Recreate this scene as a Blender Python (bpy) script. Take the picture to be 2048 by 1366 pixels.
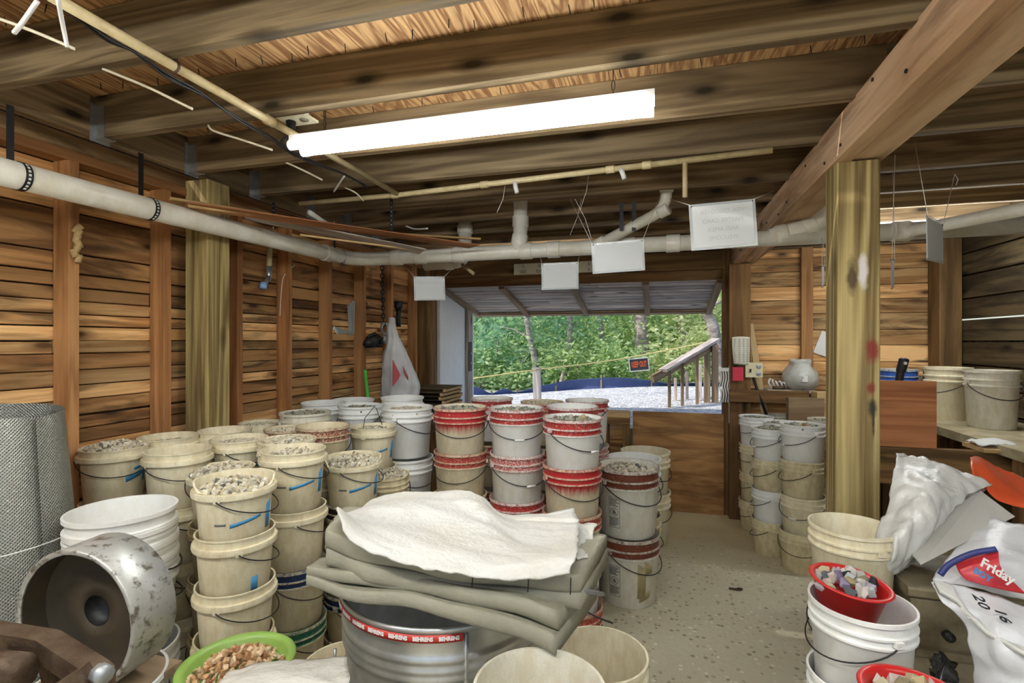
import bpy, bmesh, math, random
import numpy as np
from mathutils import Vector as V, Matrix as M, Euler, noise
from math import sin, cos, pi, atan2, radians, sqrt
sc = bpy.context.scene
C = sc.collection
for o in list(bpy.data.objects): bpy.data.objects.remove(o)
random.seed(7)

# ------------------------------------------------------------------ camera, sky, sun, exposure
EYE = 1.53                      # eye height above the floor
YAW = math.atan(289 / 1030)     # camera turned towards the plank wall
FL = 1030.0                     # focal length for a 2048 px wide frame
cam = bpy.data.cameras.new('camera'); camo = bpy.data.objects.new('camera', cam); C.objects.link(camo)
camo.location = (0, 0, EYE); camo.rotation_euler = (pi / 2, 0, YAW)
cam.sensor_width = 36; cam.lens = FL / 2048 * 36; cam.clip_start = .05; cam.clip_end = 400
sc.camera = camo
sc.view_settings.view_transform = 'Standard'; sc.view_settings.look = 'None'
sc.view_settings.gamma = 1; sc.view_settings.use_curve_mapping = False
sc.view_settings.exposure = 0.8
wd = bpy.data.worlds.new('sky'); sc.world = wd; wd.use_nodes = True
wn = wd.node_tree.nodes; wl = wd.node_tree.links
sky = wn.new('ShaderNodeTexSky'); sky.sky_type = 'NISHITA'; sky.sun_disc = False
sky.sun_elevation = radians(52); sky.sun_rotation = radians(240); sky.air_density = 1.0; sky.dust_density = 2.0
SKY = .14
wn['Background'].inputs['Strength'].default_value = SKY
wl.new(sky.outputs[0], wn['Background'].inputs['Color'])
sun = bpy.data.lights.new('sun', 'SUN'); sun.energy = 2.1; sun.angle = radians(1.0); sun.color = (1, .95, .86)
suno = bpy.data.objects.new('sun', sun); C.objects.link(suno)
suno.rotation_euler = (radians(40), 0, radians(-62))
TUBE = 27.0                     # strength of the fluorescent tubes

# ------------------------------------------------------------------ helpers
S_, C_ = sin(YAW), cos(YAW)
def at(px, py, d):              # a spot seen at px,py (2048 frame) and d metres in front of the eye
    u = (px - 1024) / FL * d
    return V((-S_ * d + C_ * u, C_ * d + S_ * u, EYE + (683 - py) / FL * d))
def atY(px, py, Y):
    a = (px - 1024) / FL; return at(px, py, Y / (C_ + a * S_))
def atX(px, py, X):
    a = (px - 1024) / FL; return at(px, py, X / (-S_ + a * C_))
def atZ(px, py, Z):
    return at(px, py, (Z - EYE) * FL / (683 - py))

def props(o, label=None, cat=None, group=None, kind=None):
    if label: o['label'] = label
    if cat: o['category'] = cat
    if group: o['group'] = group
    if kind: o['kind'] = kind
    return o
def empty(name, loc=(0, 0, 0), rz=0, **k):
    o = bpy.data.objects.new(name, None); C.objects.link(o); o.location = loc; o.rotation_euler = (0, 0, rz)
    o.empty_display_size = .05
    return props(o, **k)
def link(name, me, parent=None, loc=None, rot=None, scale=None, mat=None, **k):
    o = bpy.data.objects.new(name, me); C.objects.link(o)
    if parent: o.parent = parent
    if loc is not None: o.location = loc
    if rot is not None: o.rotation_euler = rot
    if scale is not None: o.scale = scale if hasattr(scale, '__len__') else (scale,) * 3
    if mat is not None:
        if me.materials and me.materials[0] is not mat:
            o.material_slots[0].link = 'OBJECT'; o.material_slots[0].material = mat
        elif not me.materials: me.materials.append(mat)
    return props(o, **k)

class MB:
    def __init__(s): s.v = []; s.f = []; s.sm = []
    def add(s, vs, fs, smooth=False):
        n = len(s.v); s.v += [tuple(v) for v in vs]; s.f += [tuple(i + n for i in f) for f in fs]; s.sm += [smooth] * len(fs); return s
    def box(s, c, d, m=None, ch=0):
        x, y, z = [a / 2 for a in d]; c = V(c)
        if ch:                                     # long edges along x eased
            q = [(y - ch, -z), (y, -z + ch), (y, z - ch), (y - ch, z), (-y + ch, z), (-y, z - ch), (-y, -z + ch), (-y + ch, -z)]
            vs = [V((-x, a, b)) for a, b in q] + [V((x, a, b)) for a, b in q]
            fs = [(i, (i + 1) % 8, 8 + (i + 1) % 8, 8 + i) for i in range(8)] + [tuple(range(7, -1, -1)), tuple(range(8, 16))]
        else:
            vs = [V((a, b, e)) for a in (-x, x) for b in (-y, y) for e in (-z, z)]
            fs = [(0, 1, 3, 2), (4, 6, 7, 5), (0, 4, 5, 1), (2, 3, 7, 6), (0, 2, 6, 4), (1, 5, 7, 3)]
        vs = [(m @ v if m else v) + c for v in vs]
        return s.add(vs, fs)
    def lathe(s, prof, n=40, fn=None, smooth=True, cap=False):
        k = len(prof); vs = []; fs = []
        for i in range(n):
            a = 2 * pi * i / n
            for j, (r, z) in enumerate(prof):
                if fn: r, z = fn(a, r, z, j, i)
                vs.append((r * cos(a), r * sin(a), z))
        for i in range(n):
            b = (i + 1) % n
            for j in range(k - 1):
                fs.append((i * k + j, b * k + j, b * k + j + 1, i * k + j + 1))
        return s.add(vs, fs, smooth)
    def tube(s, pts, r, n=8, smooth=True, closed=False, caps=True):
        pts = [V(p) for p in pts]; rr = r if hasattr(r, '__len__') else [r] * len(pts)
        t = (pts[1] - pts[0]).normalized(); u = t.orthogonal().normalized(); vs = []; fs = []
        for i, p in enumerate(pts):
            a = pts[max(i - 1, 0)]; b = pts[min(i + 1, len(pts) - 1)]
            if closed: a = pts[i - 1]; b = pts[(i + 1) % len(pts)]
            t2 = (b - a).normalized()
            if t2.length > 0: t = t2
            u = (u - t * u.dot(t)).normalized(); w = t.cross(u)
            vs += [p + (u * cos(2 * pi * q / n) + w * sin(2 * pi * q / n)) * rr[i] for q in range(n)]
        L = len(pts)
        for i in range(L if closed else L - 1):
            j = (i + 1) % L
            fs += [(i * n + q, i * n + (q + 1) % n, j * n + (q + 1) % n, j * n + q) for q in range(n)]
        if caps and not closed: fs += [tuple(range(n - 1, -1, -1)), tuple(range((L - 1) * n, L * n))]
        return s.add(vs, fs, smooth)
    def mesh(s, name='mesh', mat=None, sharp=None):
        me = bpy.data.meshes.new(name); me.from_pydata(s.v, [], s.f)
        me.polygons.foreach_set('use_smooth', s.sm); me.update()
        if sharp: me.set_sharp_from_angle(angle=radians(sharp))
        if mat: me.materials.append(mat)
        return me
    def link(s, name, parent=None, mat=None, loc=None, rot=None, **k):
        return link(name, s.mesh(name, mat), parent, loc, rot, **k)

def fillet(pts, r, n=5):
    pts = [V(p) for p in pts]; out = [pts[0]]
    for i in range(1, len(pts) - 1):
        a, b, c = pts[i - 1:i + 2]; q = min(r, (a - b).length * .48, (c - b).length * .48)
        p0 = b + (a - b).normalized() * q; p2 = b + (c - b).normalized() * q
        for j in range(n + 1):
            t = j / n; out.append(p0 * (1 - t) ** 2 + b * 2 * t * (1 - t) + p2 * t * t)
    return out + [pts[-1]]
def spline(P, n):               # catmull-rom through P
    out = []; L = len(P)
    for i in range(L - 1):
        a, b, c, d = P[max(i - 1, 0)], P[i], P[i + 1], P[min(i + 2, L - 1)]
        for j in range(n):
            t = j / n
            out.append(.5 * ((2 * b) + (c - a) * t + (2 * a - 5 * b + 4 * c - d) * t * t + (3 * b - a - 3 * c + d) * t ** 3))
    return out + [P[-1]]
def sheet_mesh(rows, n=8, thick=.004, amp=0, fr=6, amp2=0, fr2=25, edge=0, seed=0, st=(1, 1, 1)):
    st = M.Diagonal(st)
    g = [spline([V(p) for p in r], n) for r in rows]
    cols = [spline([r[i] for r in g], n) for i in range(len(g[0]))]
    W, H = len(cols), len(cols[0]); off = V((seed * 7.3, seed * 3.1, 5.7))
    P = [[cols[i][j].copy() for j in range(H)] for i in range(W)]
    Nn = [[None] * H for _ in range(W)]
    for i in range(W):
        for j in range(H):
            a = P[min(i + 1, W - 1)][j] - P[max(i - 1, 0)][j]; b = P[i][min(j + 1, H - 1)] - P[i][max(j - 1, 0)]
            q = a.cross(b); Nn[i][j] = q.normalized() if q.length > 1e-9 else V((0, 0, 1))
    top = []; bot = []
    for i in range(W):
        for j in range(H):
            p = P[i][j]; d = 0
            if amp: d += amp * (1 - 2 * abs(noise.noise(st @ p * fr + off)))
            if amp2: d += amp2 * (1 - 2.4 * abs(noise.noise(st @ p * fr2 + off * 2)))
            if edge and (i in (0, W - 1) or j in (0, H - 1)): p = p + noise.noise_vector(p * 40 + off) * edge
            top.append(p + Nn[i][j] * (d + thick / 2)); bot.append(p + Nn[i][j] * (d - thick / 2))
    n0 = W * H; fs = []
    for i in range(W - 1):
        for j in range(H - 1):
            a = i * H + j; fs.append((a, a + H, a + H + 1, a + 1)); fs.append((n0 + a, n0 + a + 1, n0 + a + H + 1, n0 + a + H))
    ring = [i * H for i in range(W)] + [(W - 1) * H + j for j in range(1, H)] + [i * H + H - 1 for i in range(W - 2, -1, -1)] + [j for j in range(H - 2, 0, -1)]
    for a, b in zip(ring, ring[1:] + ring[:1]): fs.append((b, a, n0 + a, n0 + b))
    m = MB(); m.add(top + bot, fs, True); return m
def text_mesh(body, size, align='CENTER', ext=.0004, bold=0):
    cu = bpy.data.curves.new('text', 'FONT'); cu.body = body; cu.size = size; cu.align_x = align; cu.align_y = 'CENTER'
    cu.extrude = ext; cu.offset = bold; cu.resolution_u = 2; cu.space_line = 1.15
    o = bpy.data.objects.new('text', cu); C.objects.link(o)
    dg = bpy.context.evaluated_depsgraph_get(); me = bpy.data.meshes.new_from_object(o.evaluated_get(dg))
    bpy.data.objects.remove(o); bpy.data.curves.remove(cu); me.name = 'lettering'
    return me
def frame_from(x, z):           # rotation with local x along x and local z near z
    x = V(x).normalized(); z = V(z); y = z.cross(x).normalized(); z = x.cross(y)
    return M((x, y, z)).transposed()

# ------------------------------------------------------------------ materials
def newmat(name):
    m = bpy.data.materials.new(name); m.use_nodes = True; nt = m.node_tree
    return m, nt, nt.nodes['Principled BSDF']
class NT:
    def __init__(s, nt): s.nt = nt
    def n(s, t, ins=None, **k):
        x = s.nt.nodes.new('ShaderNode' + t)
        for a, b in k.items(): setattr(x, a, b)
        for a, b in (ins or {}).items(): s.set(x.inputs[a], b)
        return x
    def set(s, i, v):
        if hasattr(v, 'is_output') or isinstance(v, bpy.types.NodeSocket): s.nt.links.new(v, i)
        elif isinstance(v, bpy.types.Node): s.nt.links.new(v.outputs[0], i)
        else: i.default_value = v
    def math(s, op, a, b=0, clamp=False):
        x = s.n('Math', operation=op, use_clamp=clamp); s.set(x.inputs[0], a); s.set(x.inputs[1], b); return x.outputs[0]
    def ramp(s, f, stops):
        x = s.n('ValToRGB', {'Fac': f}); e = x.color_ramp.elements
        while len(e) < len(stops): e.new(.5)
        for q, (p, c) in zip(e, stops): q.position = p; q.color = c if len(c) == 4 else (*c, 1)
        return x.outputs[0]
    def mix(s, f, a, b, bt='MIX'):
        x = s.n('MixRGB', blend_type=bt); s.set(x.inputs[0], f)
        for q, v in ((1, a), (2, b)): s.set(x.inputs[q], (*v, 1) if isinstance(v, tuple) and len(v) == 3 else v)
        return x.outputs[0]
    def noise(s, vec, scale, detail=3, rough=.55, dist=0):
        return s.n('TexNoise', {'Vector': vec, 'Scale': scale, 'Detail': detail, 'Roughness': rough, 'Distortion': dist}).outputs[0]
    def coords(s, sc=(1, 1, 1), rnd=True):
        tc = s.n('TexCoord').outputs['Object']
        if rnd:
            oi = s.n('ObjectInfo').outputs['Random']
            cb = s.n('CombineXYZ', {0: s.math('MULTIPLY', oi, 31.7), 1: s.math('MULTIPLY', oi, 57.3), 2: s.math('MULTIPLY', oi, 19.1)})
            tc = s.n('VectorMath', {0: tc, 1: cb.outputs[0]}, operation='ADD').outputs[0]
        return s.n('Mapping', {'Vector': tc, 'Scale': sc}).outputs[0]
def B_(c, k): return tuple(a * k for a in c)
def wood(name, light, dark, rings=22, knots=.5, stain=.3, stain_col=(.02, .013, .008), rough=.75, var=.35, gx=.35, gs=5.0, spots=None, bump=.25):
    m, nt, b = newmat(name); N = NT(nt)
    v = N.coords((gx, gs, gs)); rnd = N.n('ObjectInfo').outputs['Random']
    g = N.noise(v, 1.0, 4, .5, .6)
    band = N.math('MULTIPLY_ADD', N.math('SINE', N.math('MULTIPLY', g, rings * 3.1)), .5); nt.nodes[-1].inputs[2].default_value = .5
    fine = N.noise(N.coords((gx * 6, gs * 22, gs * 22)), 1.0, 3)
    f = N.math('SUBTRACT', N.math('ADD', N.math('MULTIPLY', band, .72), N.math('MULTIPLY', fine, .75)), .22, True)
    col = N.mix(f, light, dark)
    # warm or cool shift from board to board
    col = N.mix(N.math('MULTIPLY', N.math('FRACT', N.math('MULTIPLY', rnd, 7.31)), .35), col, N.mix(1, col, (1, .72, .5), 'MULTIPLY'))
    hs = N.n('HueSaturation', {'Color': col, 'Value': N.math('MULTIPLY_ADD', rnd, var)}); nt.nodes[-2].inputs[2].default_value = 1 - var * .55
    col = hs.outputs[0]
    if stain:
        st = N.noise(N.coords((.9, 5.5, 5.5)), 1.6, 5, .6, .8)
        col = N.mix(N.math('MULTIPLY', N.ramp(st, [(.49, (0, 0, 0)), (.63, (1, 1, 1))]), stain), col, stain_col)
    if knots:
        flat = name.split('_')[0] in ('siding', 'joist', 'grey', 'weathered', 'plywood')
        kv = N.n('TexVoronoi', {'Vector': N.coords((1.5, 4.0, 4.0)), 'Scale': 1.6, 'Randomness': 1.0}, voronoi_dimensions='2D' if flat else '3D')
        gate = N.math('GREATER_THAN', N.n('SeparateColor', {0: kv.outputs['Color']}).outputs[0], 1 - knots)
        kn = N.math('MULTIPLY', N.ramp(kv.outputs['Distance'], [(.05, (1, 1, 1)), (.11, (.55, .55, .55)), (.22, (0, 0, 0))]), gate)
        col = N.mix(kn, col, B_(dark, .22))
    if spots:
        oc = N.coords((1, 1, 1), False); nz = N.noise(oc, 28, 4)
        for (p, rad, c) in spots:
            q = N.n('Mapping', {'Vector': oc, 'Scale': tuple(1 / r for r in rad)}); q.inputs['Location'].default_value = tuple(-a / r for a, r in zip(p, rad))
            L = N.n('VectorMath', {0: q.outputs[0]}, operation='LENGTH').outputs['Value']
            k = N.ramp(N.math('ADD', L, N.math('MULTIPLY', nz, .9)), [(.95, (1, 1, 1)), (1.5 if len(c) < 4 else 1.9, (0, 0, 0))])
            nt.nodes[-1].color_ramp.elements[0].position = .55; nt.nodes[-1].color_ramp.elements[1].position = .98
            k2 = N.math('MULTIPLY', N.ramp(N.math('MULTIPLY', N.math('ADD', L, N.math('MULTIPLY', nz, .9)), .55), [(.5, (1, 1, 1)), (.85, (0, 0, 0))]), .85)
            col = N.mix(k2, col, c[:3])
    nt.links.new(col, b.inputs['Base Color']); b.inputs['Roughness'].default_value = rough; b.inputs['Specular IOR Level'].default_value = .25
    bp = N.n('Bump', {'Height': f, 'Strength': bump, 'Distance': .004}); nt.links.new(bp.outputs[0], b.inputs['Normal'])
    return m
def plain(name, col, rough=.5, metal=0, var=.12, ns=20, bump=0, spec=.5, bscale=None, trans=0, alpha=1, dirt=None, dscale=6, damt=.5, sss=0, rnd=False, dth=(.42, .66)):
    m, nt, b = newmat(name); N = NT(nt); tc = N.coords((1, 1, 1), rnd)
    nz = N.noise(tc, ns, 4); c = N.mix(nz, B_(col, 1 - var), B_(col, 1 + var))
    if dirt:
        dn = N.noise(tc, dscale, 5, .65); c = N.mix(N.math('MULTIPLY', N.ramp(dn, [(dth[0], (0, 0, 0)), (dth[1], (1, 1, 1))]), damt), c, dirt)
    nt.links.new(c, b.inputs['Base Color']); b.inputs['Roughness'].default_value = rough; b.inputs['Metallic'].default_value = metal
    b.inputs['Specular IOR Level'].default_value = spec
    if trans: b.inputs['Transmission Weight'].default_value = trans
    if alpha < 1: b.inputs['Alpha'].default_value = alpha
    if sss: b.inputs['Subsurface Weight'].default_value = sss; b.inputs['Subsurface Radius'].default_value = (.02, .02, .015)
    if bump:
        bp = N.n('Bump', {'Height': N.noise(tc, bscale or ns, 5, .6), 'Strength': bump, 'Distance': .01}); nt.links.new(bp.outputs[0], b.inputs['Normal'])
    return m
def pail_mat(name, base, dirt, damt=.5, band=None, z0=.7, fade=.01, chip=.0, low=0, lowcol=(.30, .22, .11), hh=1.9):
    m, nt, b = newmat(name); N = NT(nt); tc = N.coords((1, 1, 1), True); oc = N.n('TexCoord').outputs['Object']
    z = N.math('MULTIPLY', N.n('SeparateXYZ', {0: oc}).outputs[2], 1 / hh)
    nz = N.noise(N.n('Mapping', {'Vector': tc, 'Scale': (1, 1, .45)}).outputs[0], 4.5, 6, .65); n2 = N.noise(tc, 45, 4, .7)
    c = N.mix(N.math('MULTIPLY', N.ramp(nz, [(.42, (0, 0, 0)), (.6, (1, 1, 1))]), damt), base, dirt)
    c = N.mix(N.math('MULTIPLY', N.ramp(n2, [(.55, (0, 0, 0)), (.68, (1, 1, 1))]), damt * .75), c, B_(dirt, .45))
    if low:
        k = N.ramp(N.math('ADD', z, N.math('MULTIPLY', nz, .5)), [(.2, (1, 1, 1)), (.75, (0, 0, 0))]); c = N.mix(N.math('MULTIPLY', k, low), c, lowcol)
    if band:
        streak = N.noise(N.n('Mapping', {'Vector': tc, 'Scale': (1, 1, .08)}).outputs[0], 16, 4)
        h = N.math('ADD', N.math('SUBTRACT', z, z0), N.math('MULTIPLY', N.math('SUBTRACT', streak, .5), fade * 1.6))
        k = N.ramp(N.math('MULTIPLY_ADD', h, 1 / max(fade, .002)), [(.0, (0, 0, 0)), (1, (1, 1, 1))]); nt.nodes[-2].inputs[2].default_value = .5
        if chip:
            ch = N.ramp(N.noise(N.n('Mapping', {'Vector': tc, 'Scale': (1, 1, 2)}).outputs[0], 20, 5, .7), [(.66 - chip * .3, (1, 1, 1)), (.70 - chip * .3, (0, 0, 0))]); k = N.math('MULTIPLY', k, ch)
        # the inside of the pail stays unpainted
        xy = N.n('VectorMath', {0: N.n('Mapping', {'Vector': oc, 'Scale': (1, 1, 0)}).outputs[0]}, operation='LENGTH').outputs['Value']
        nrm = N.n('TexCoord').outputs['Normal']; dot = N.n('VectorMath', {0: nrm, 1: N.n('Mapping', {'Vector': oc, 'Scale': (1, 1, 0)}).outputs[0]}, operation='DOT_PRODUCT').outputs['Value']
        k = N.math('MULTIPLY', k, N.math('GREATER_THAN', dot, -.02))
        wear = N.math('MULTIPLY', N.ramp(xy, [(.972, (0, 0, 0)), (.986, (1, 1, 1))]), N.ramp(N.noise(tc, 9, 5, .7), [(.40, (.25, .25, .25)), (.56, (1, 1, 1))]))
        k = N.math('MULTIPLY', k, N.math('SUBTRACT', 1, N.math('MULTIPLY', wear, .8)))
        c = N.mix(k, c, N.mix(n2, B_(band, .75), B_(band, 1.2)))
    nt.links.new(c, b.inputs['Base Color']); b.inputs['Roughness'].default_value = .42; b.inputs['Specular IOR Level'].default_value = .4
    return m
def pebble_mat(name, pal, rough=.7):
    m, nt, b = newmat(name); N = NT(nt)
    at_ = N.n('Attribute', attribute_name='tint').outputs['Fac']
    c = N.ramp(at_, [(i / max(1, len(pal) - 1), p) for i, p in enumerate(pal)])
    nz = N.noise(N.coords((1, 1, 1), False), 160, 3); c = N.mix(N.math('MULTIPLY', nz, .5), c, N.mix(1, c, (.45, .42, .36), 'MULTIPLY'))
    nt.links.new(c, b.inputs['Base Color']); b.inputs['Roughness'].default_value = rough; return m
def stone_mat(name, a, c2, c3):
    m, nt, b = newmat(name); N = NT(nt); tc = N.coords((1, 1, 1), True); r = N.n('ObjectInfo').outputs['Random']
    c = N.ramp(N.math('ADD', N.math('MULTIPLY', r, .7), N.math('MULTIPLY', N.noise(tc, 26, 5, .65), .42)), [(.2, a), (.55, c2), (.85, c3)])
    nt.links.new(c, b.inputs['Base Color']); b.inputs['Roughness'].default_value = .6
    bp = N.n('Bump', {'Height': N.noise(tc, 70, 4), 'Strength': .4, 'Distance': .004}); nt.links.new(bp.outputs[0], b.inputs['Normal']); return m
def emit(name, col, s):
    m, nt, b = newmat(name); b.inputs['Base Color'].default_value = (.8, .8, .8, 1)
    b.inputs['Emission Color'].default_value = (*col, 1); b.inputs['Emission Strength'].default_value = s; return m

m_siding2 = wood('siding_dark', (.56, .32, .13), (.27, .13, .05), rings=10, knots=.35, stain=.7, stain_col=(.03, .015, .008), var=.5, gx=.5, gs=7, bump=.4)
m_siding = wood('siding_pine', (.88, .59, .28), (.50, .26, .095), rings=10, knots=.42, stain=.75, stain_col=(.035, .017, .008), var=.75, gx=.5, gs=7, bump=.4)
m_stud = wood('stud_fir', (.50, .26, .105), (.28, .125, .045), rings=12, knots=.2, stain=.25, var=.3)
m_post = wood('post_treated', (.52, .40, .165), (.15, .095, .035), rings=17, knots=.3, stain=.15, var=.12, gx=.30, gs=5.5, bump=.3)
m_postdark = wood('post_brown', (.27, .16, .06), (.11, .06, .024), rings=12, knots=.3, stain=.3, var=.15)
m_joist = wood('joist_treated', (.32, .24, .135), (.13, .092, .048), rings=18, knots=.4, stain=.25, var=.25, gx=.3, gs=5)
m_beam = wood('beam_pine', (.76, .57, .38), (.50, .32, .19), rings=9, knots=.5, stain=.5, stain_col=(.12, .06, .035), var=.1, gx=.5, gs=4)
m_sub = wood('plywood_subfloor', (.62, .39, .18), (.20, .085, .03), rings=22, knots=0, stain=.12, var=.2, gx=1.0, gs=9)
m_ply = wood('plywood_sheet', (.46, .26, .10), (.26, .13, .05), rings=9, knots=.15, stain=.5, stain_col=(.09, .05, .022), var=.1, gx=1.0, gs=6)
m_dark = wood('weathered_dark_plank', (.15, .115, .06), (.05, .036, .018), rings=10, knots=.3, stain=.6, stain_col=(.012, .010, .007), var=.4)
m_grey = wood('grey_barn_board', (.70, .66, .62), (.31, .28, .26), rings=20, knots=.2, stain=.4, stain_col=(.12, .08, .07), var=.55, gx=.5, gs=12)
m_rail = wood('rail_weathered', (.36, .28, .18), (.21, .15, .09), rings=12, knots=.1, stain=.15, var=.15)
m_lath = wood('lath_pale', (.62, .46, .24), (.42, .28, .12), rings=8, knots=0, stain=.1, var=.15)
m_redboard = wood('red_pine_sheet', (.55, .25, .11), (.33, .13, .055), rings=12, knots=.2, stain=.25, var=.1)
m_table = plain('dusty_plywood_top', (.42, .36, .22), .8, var=.25, dirt=(.13, .09, .04), damt=.6)
m_pvc = plain('pvc_white', (.80, .78, .69), .3, var=.05, dirt=(.50, .41, .24), damt=.45, dscale=7)
m_cpvc = plain('cpvc_yellow', (.58, .48, .27), .4, var=.1, dirt=(.30, .20, .08), damt=.5, dscale=14)
m_galv = plain('galvanised_strap', (.38, .40, .41), .5, .8, var=.25, ns=60)
m_iron = plain('black_iron', (.02, .02, .021), .5, .3, var=.3)
m_wire = plain('wire_black', (.018, .017, .017), .45, .2)
m_steel = plain('bracket_steel', (.42, .46, .45), .35, .7)
m_white = plain('white_plastic', (.78, .78, .75), .4, var=.03)
m_string = plain('white_string', (.75, .73, .66), .8)
m_jacket = plain('cable_jacket_cream', (.72, .66, .50), .6)
m_paper = plain('laminated_paper', (.48, .49, .48), .45, var=.02, spec=.35)
m_print = plain('faint_print', (.36, .365, .36), .3, var=.02)
m_film = plain('laminate_film', (.62, .66, .66), .2, var=.02, alpha=.4)
m_ink = plain('black_ink', (.03, .03, .035), .6)
m_blue = plain('printed_blue', (.05, .25, .48), .5, var=.25, ns=30)
m_mag = plain('printed_magenta', (.36, .14, .27), .5, var=.2)
m_greyprint = plain('printed_grey', (.17, .17, .15), .6, var=.3, ns=80)
m_tube = emit('tube_glow', (.93, .98, 1.0), TUBE)
m_fill_tube = emit('added_fill_glow', (.97, .98, .94), 39.0)  # glow for the added lamps near the camera
m_fill_dim = emit('added_fill_glow_dim', (1, .95, .85), 6.0)  # weaker glow for the added lamp between the joists
m_acr = plain('clear_end_cover', (.75, .80, .80), .1, var=.02, alpha=.35)
CREAM = (.80, .73, .53); DUST = (.60, .50, .28)
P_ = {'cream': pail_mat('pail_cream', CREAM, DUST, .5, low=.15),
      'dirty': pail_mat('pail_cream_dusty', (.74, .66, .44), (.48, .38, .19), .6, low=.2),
      'white': pail_mat('pail_white', (.82, .82, .79), (.70, .65, .52), .25),
      'offwhite': pail_mat('pail_off_white', (.68, .65, .54), (.52, .45, .29), .5),
      'red': pail_mat('pail_red_band', (.80, .79, .75), (.66, .60, .46), .3, band=(.36, .022, .018), z0=.735, fade=.006, chip=.25),
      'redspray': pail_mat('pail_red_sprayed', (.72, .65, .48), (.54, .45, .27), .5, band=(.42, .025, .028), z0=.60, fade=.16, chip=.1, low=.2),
      'redfleck': pail_mat('pail_red_flecked', (.76, .74, .67), (.58, .52, .38), .4, band=(.38, .03, .03), z0=.70, fade=.05, chip=.5),
      'redcream': pail_mat('pail_red_cream', (.68, .60, .42), (.48, .39, .21), .6, band=(.34, .025, .022), z0=.74, fade=.01, chip=.35),
      'maroon': pail_mat('pail_maroon_chipped', (.68, .59, .40), (.48, .38, .20), .5, band=(.19, .018, .016), z0=.735, fade=.01, chip=.5),
      'rust': pail_mat('pail_rust_band', (.80, .78, .68), (.58, .51, .36), .4, band=(.17, .045, .022), z0=.735, fade=.012, chip=.12, hh=2.15),
      'green': pail_mat('pail_green_band', CREAM, DUST, .5, band=(.015, .13, .075), z0=.735, fade=.006, chip=.15),
      'blue': pail_mat('pail_blue_band', (.66, .62, .50), DUST, .4, band=(.02, .10, .42), z0=.735, fade=.006, chip=.2),
      'navy': pail_mat('pail_navy_band', CREAM, DUST, .5, band=(.012, .03, .10), z0=.735, fade=.006, chip=.1),
      'black': pail_mat('pail_black_band', CREAM, DUST, .5, band=(.012, .013, .013), z0=.735, fade=.006, chip=.1)}
m_gravel = pebble_mat('quartz_gravel', [(.60, .52, .34), (.74, .68, .52), (.40, .34, .22), (.80, .78, .68), (.50, .40, .22), (.12, .12, .11), (.70, .63, .45)])
m_gravel2 = pebble_mat('mixed_gravel', [(.10, .12, .10), (.30, .34, .26), (.45, .38, .26), (.08, .07, .08), (.5, .46, .36)])
m_gravel3 = pebble_mat('glassy_chips', [(.55, .5, .5), (.10, .08, .14), (.42, .25, .22), (.6, .58, .5), (.15, .13, .2)], .35)
m_stoneO = stone_mat('orange_quartz', (.25, .10, .04), (.50, .28, .12), (.66, .48, .29))
m_stoneA = stone_mat('pale_rose_quartz', (.50, .38, .33), (.62, .56, .50), (.45, .48, .46))
m_stoneB = stone_mat('ochre_green_stone', (.20, .17, .10), (.45, .36, .17), (.58, .52, .36))
m_stoneC = stone_mat('amethyst', (.18, .13, .25), (.42, .37, .48), (.62, .60, .62))
m_stoneD = stone_mat('dark_obsidian', (.015, .015, .018), (.03, .04, .045), (.12, .14, .15))
m_redbowl = plain('red_plastic', (.56, .022, .018), .32, var=.06)
m_greenbowl = plain('green_plastic', (.22, .36, .07), .38, var=.1)
m_bag = plain('woven_white_poly', (.56, .55, .51), .4, var=.08, bump=.5, bscale=40, dirt=(.56, .52, .42), damt=.5, dscale=5)
m_poly = plain('white_film', (.66, .65, .60), .25, var=.06, bump=.6, bscale=26, spec=.6)
m_clear = plain('thin_grocery_film', (.80, .80, .80), .25, var=.05, bump=.4, bscale=25, alpha=.86)
m_canvas = plain('grey_canvas', (.26, .245, .18), .7, var=.15, bump=.25, bscale=60, dirt=(.36, .34, .27), damt=.5, dscale=4)
m_orange = plain('orange_vinyl', (.72, .10, .03), .3, var=.1)
m_rustm = plain('rusty_iron', (.065, .036, .02), .55, .5, var=.6, ns=18, bump=.6, bscale=34, dirt=(.19, .14, .085), damt=.65, dscale=9)
m_gray = plain('grey_board', (.47, .45, .40), .7, var=.06)

# ------------------------------------------------------------------ the room
XL, XLS, XR, YB, YBS, YN, JB, JT = -2.27, -2.36, 2.30, 4.91, 5.0, -1.3, 2.335, 2.50
_lc = {}
def lumber(name, a, b, w, t, mat, parent=None, up=(0, 0, 1), ch=.003, **k):
    a, b = V(a), V(b); L = (b - a).length; key = (round(L, 3), round(w, 3), round(t, 3), mat.name)
    if key not in _lc:
        m = MB(); m.box((0, 0, 0), (L, w, t), ch=ch); _lc[key] = m.mesh('lumber', mat)
    x = (b - a).normalized(); u = V(up); y = (u - x * u.dot(x)).normalized(); z = x.cross(y)
    rot = M((x, y, z)).transposed().to_euler()
    return link(name, _lc[key], parent, (a + b) / 2, rot, **k)
def structure(name, label=None, loc=(0, 0, 0)): return empty(name, loc, kind='structure', label=label)

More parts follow.
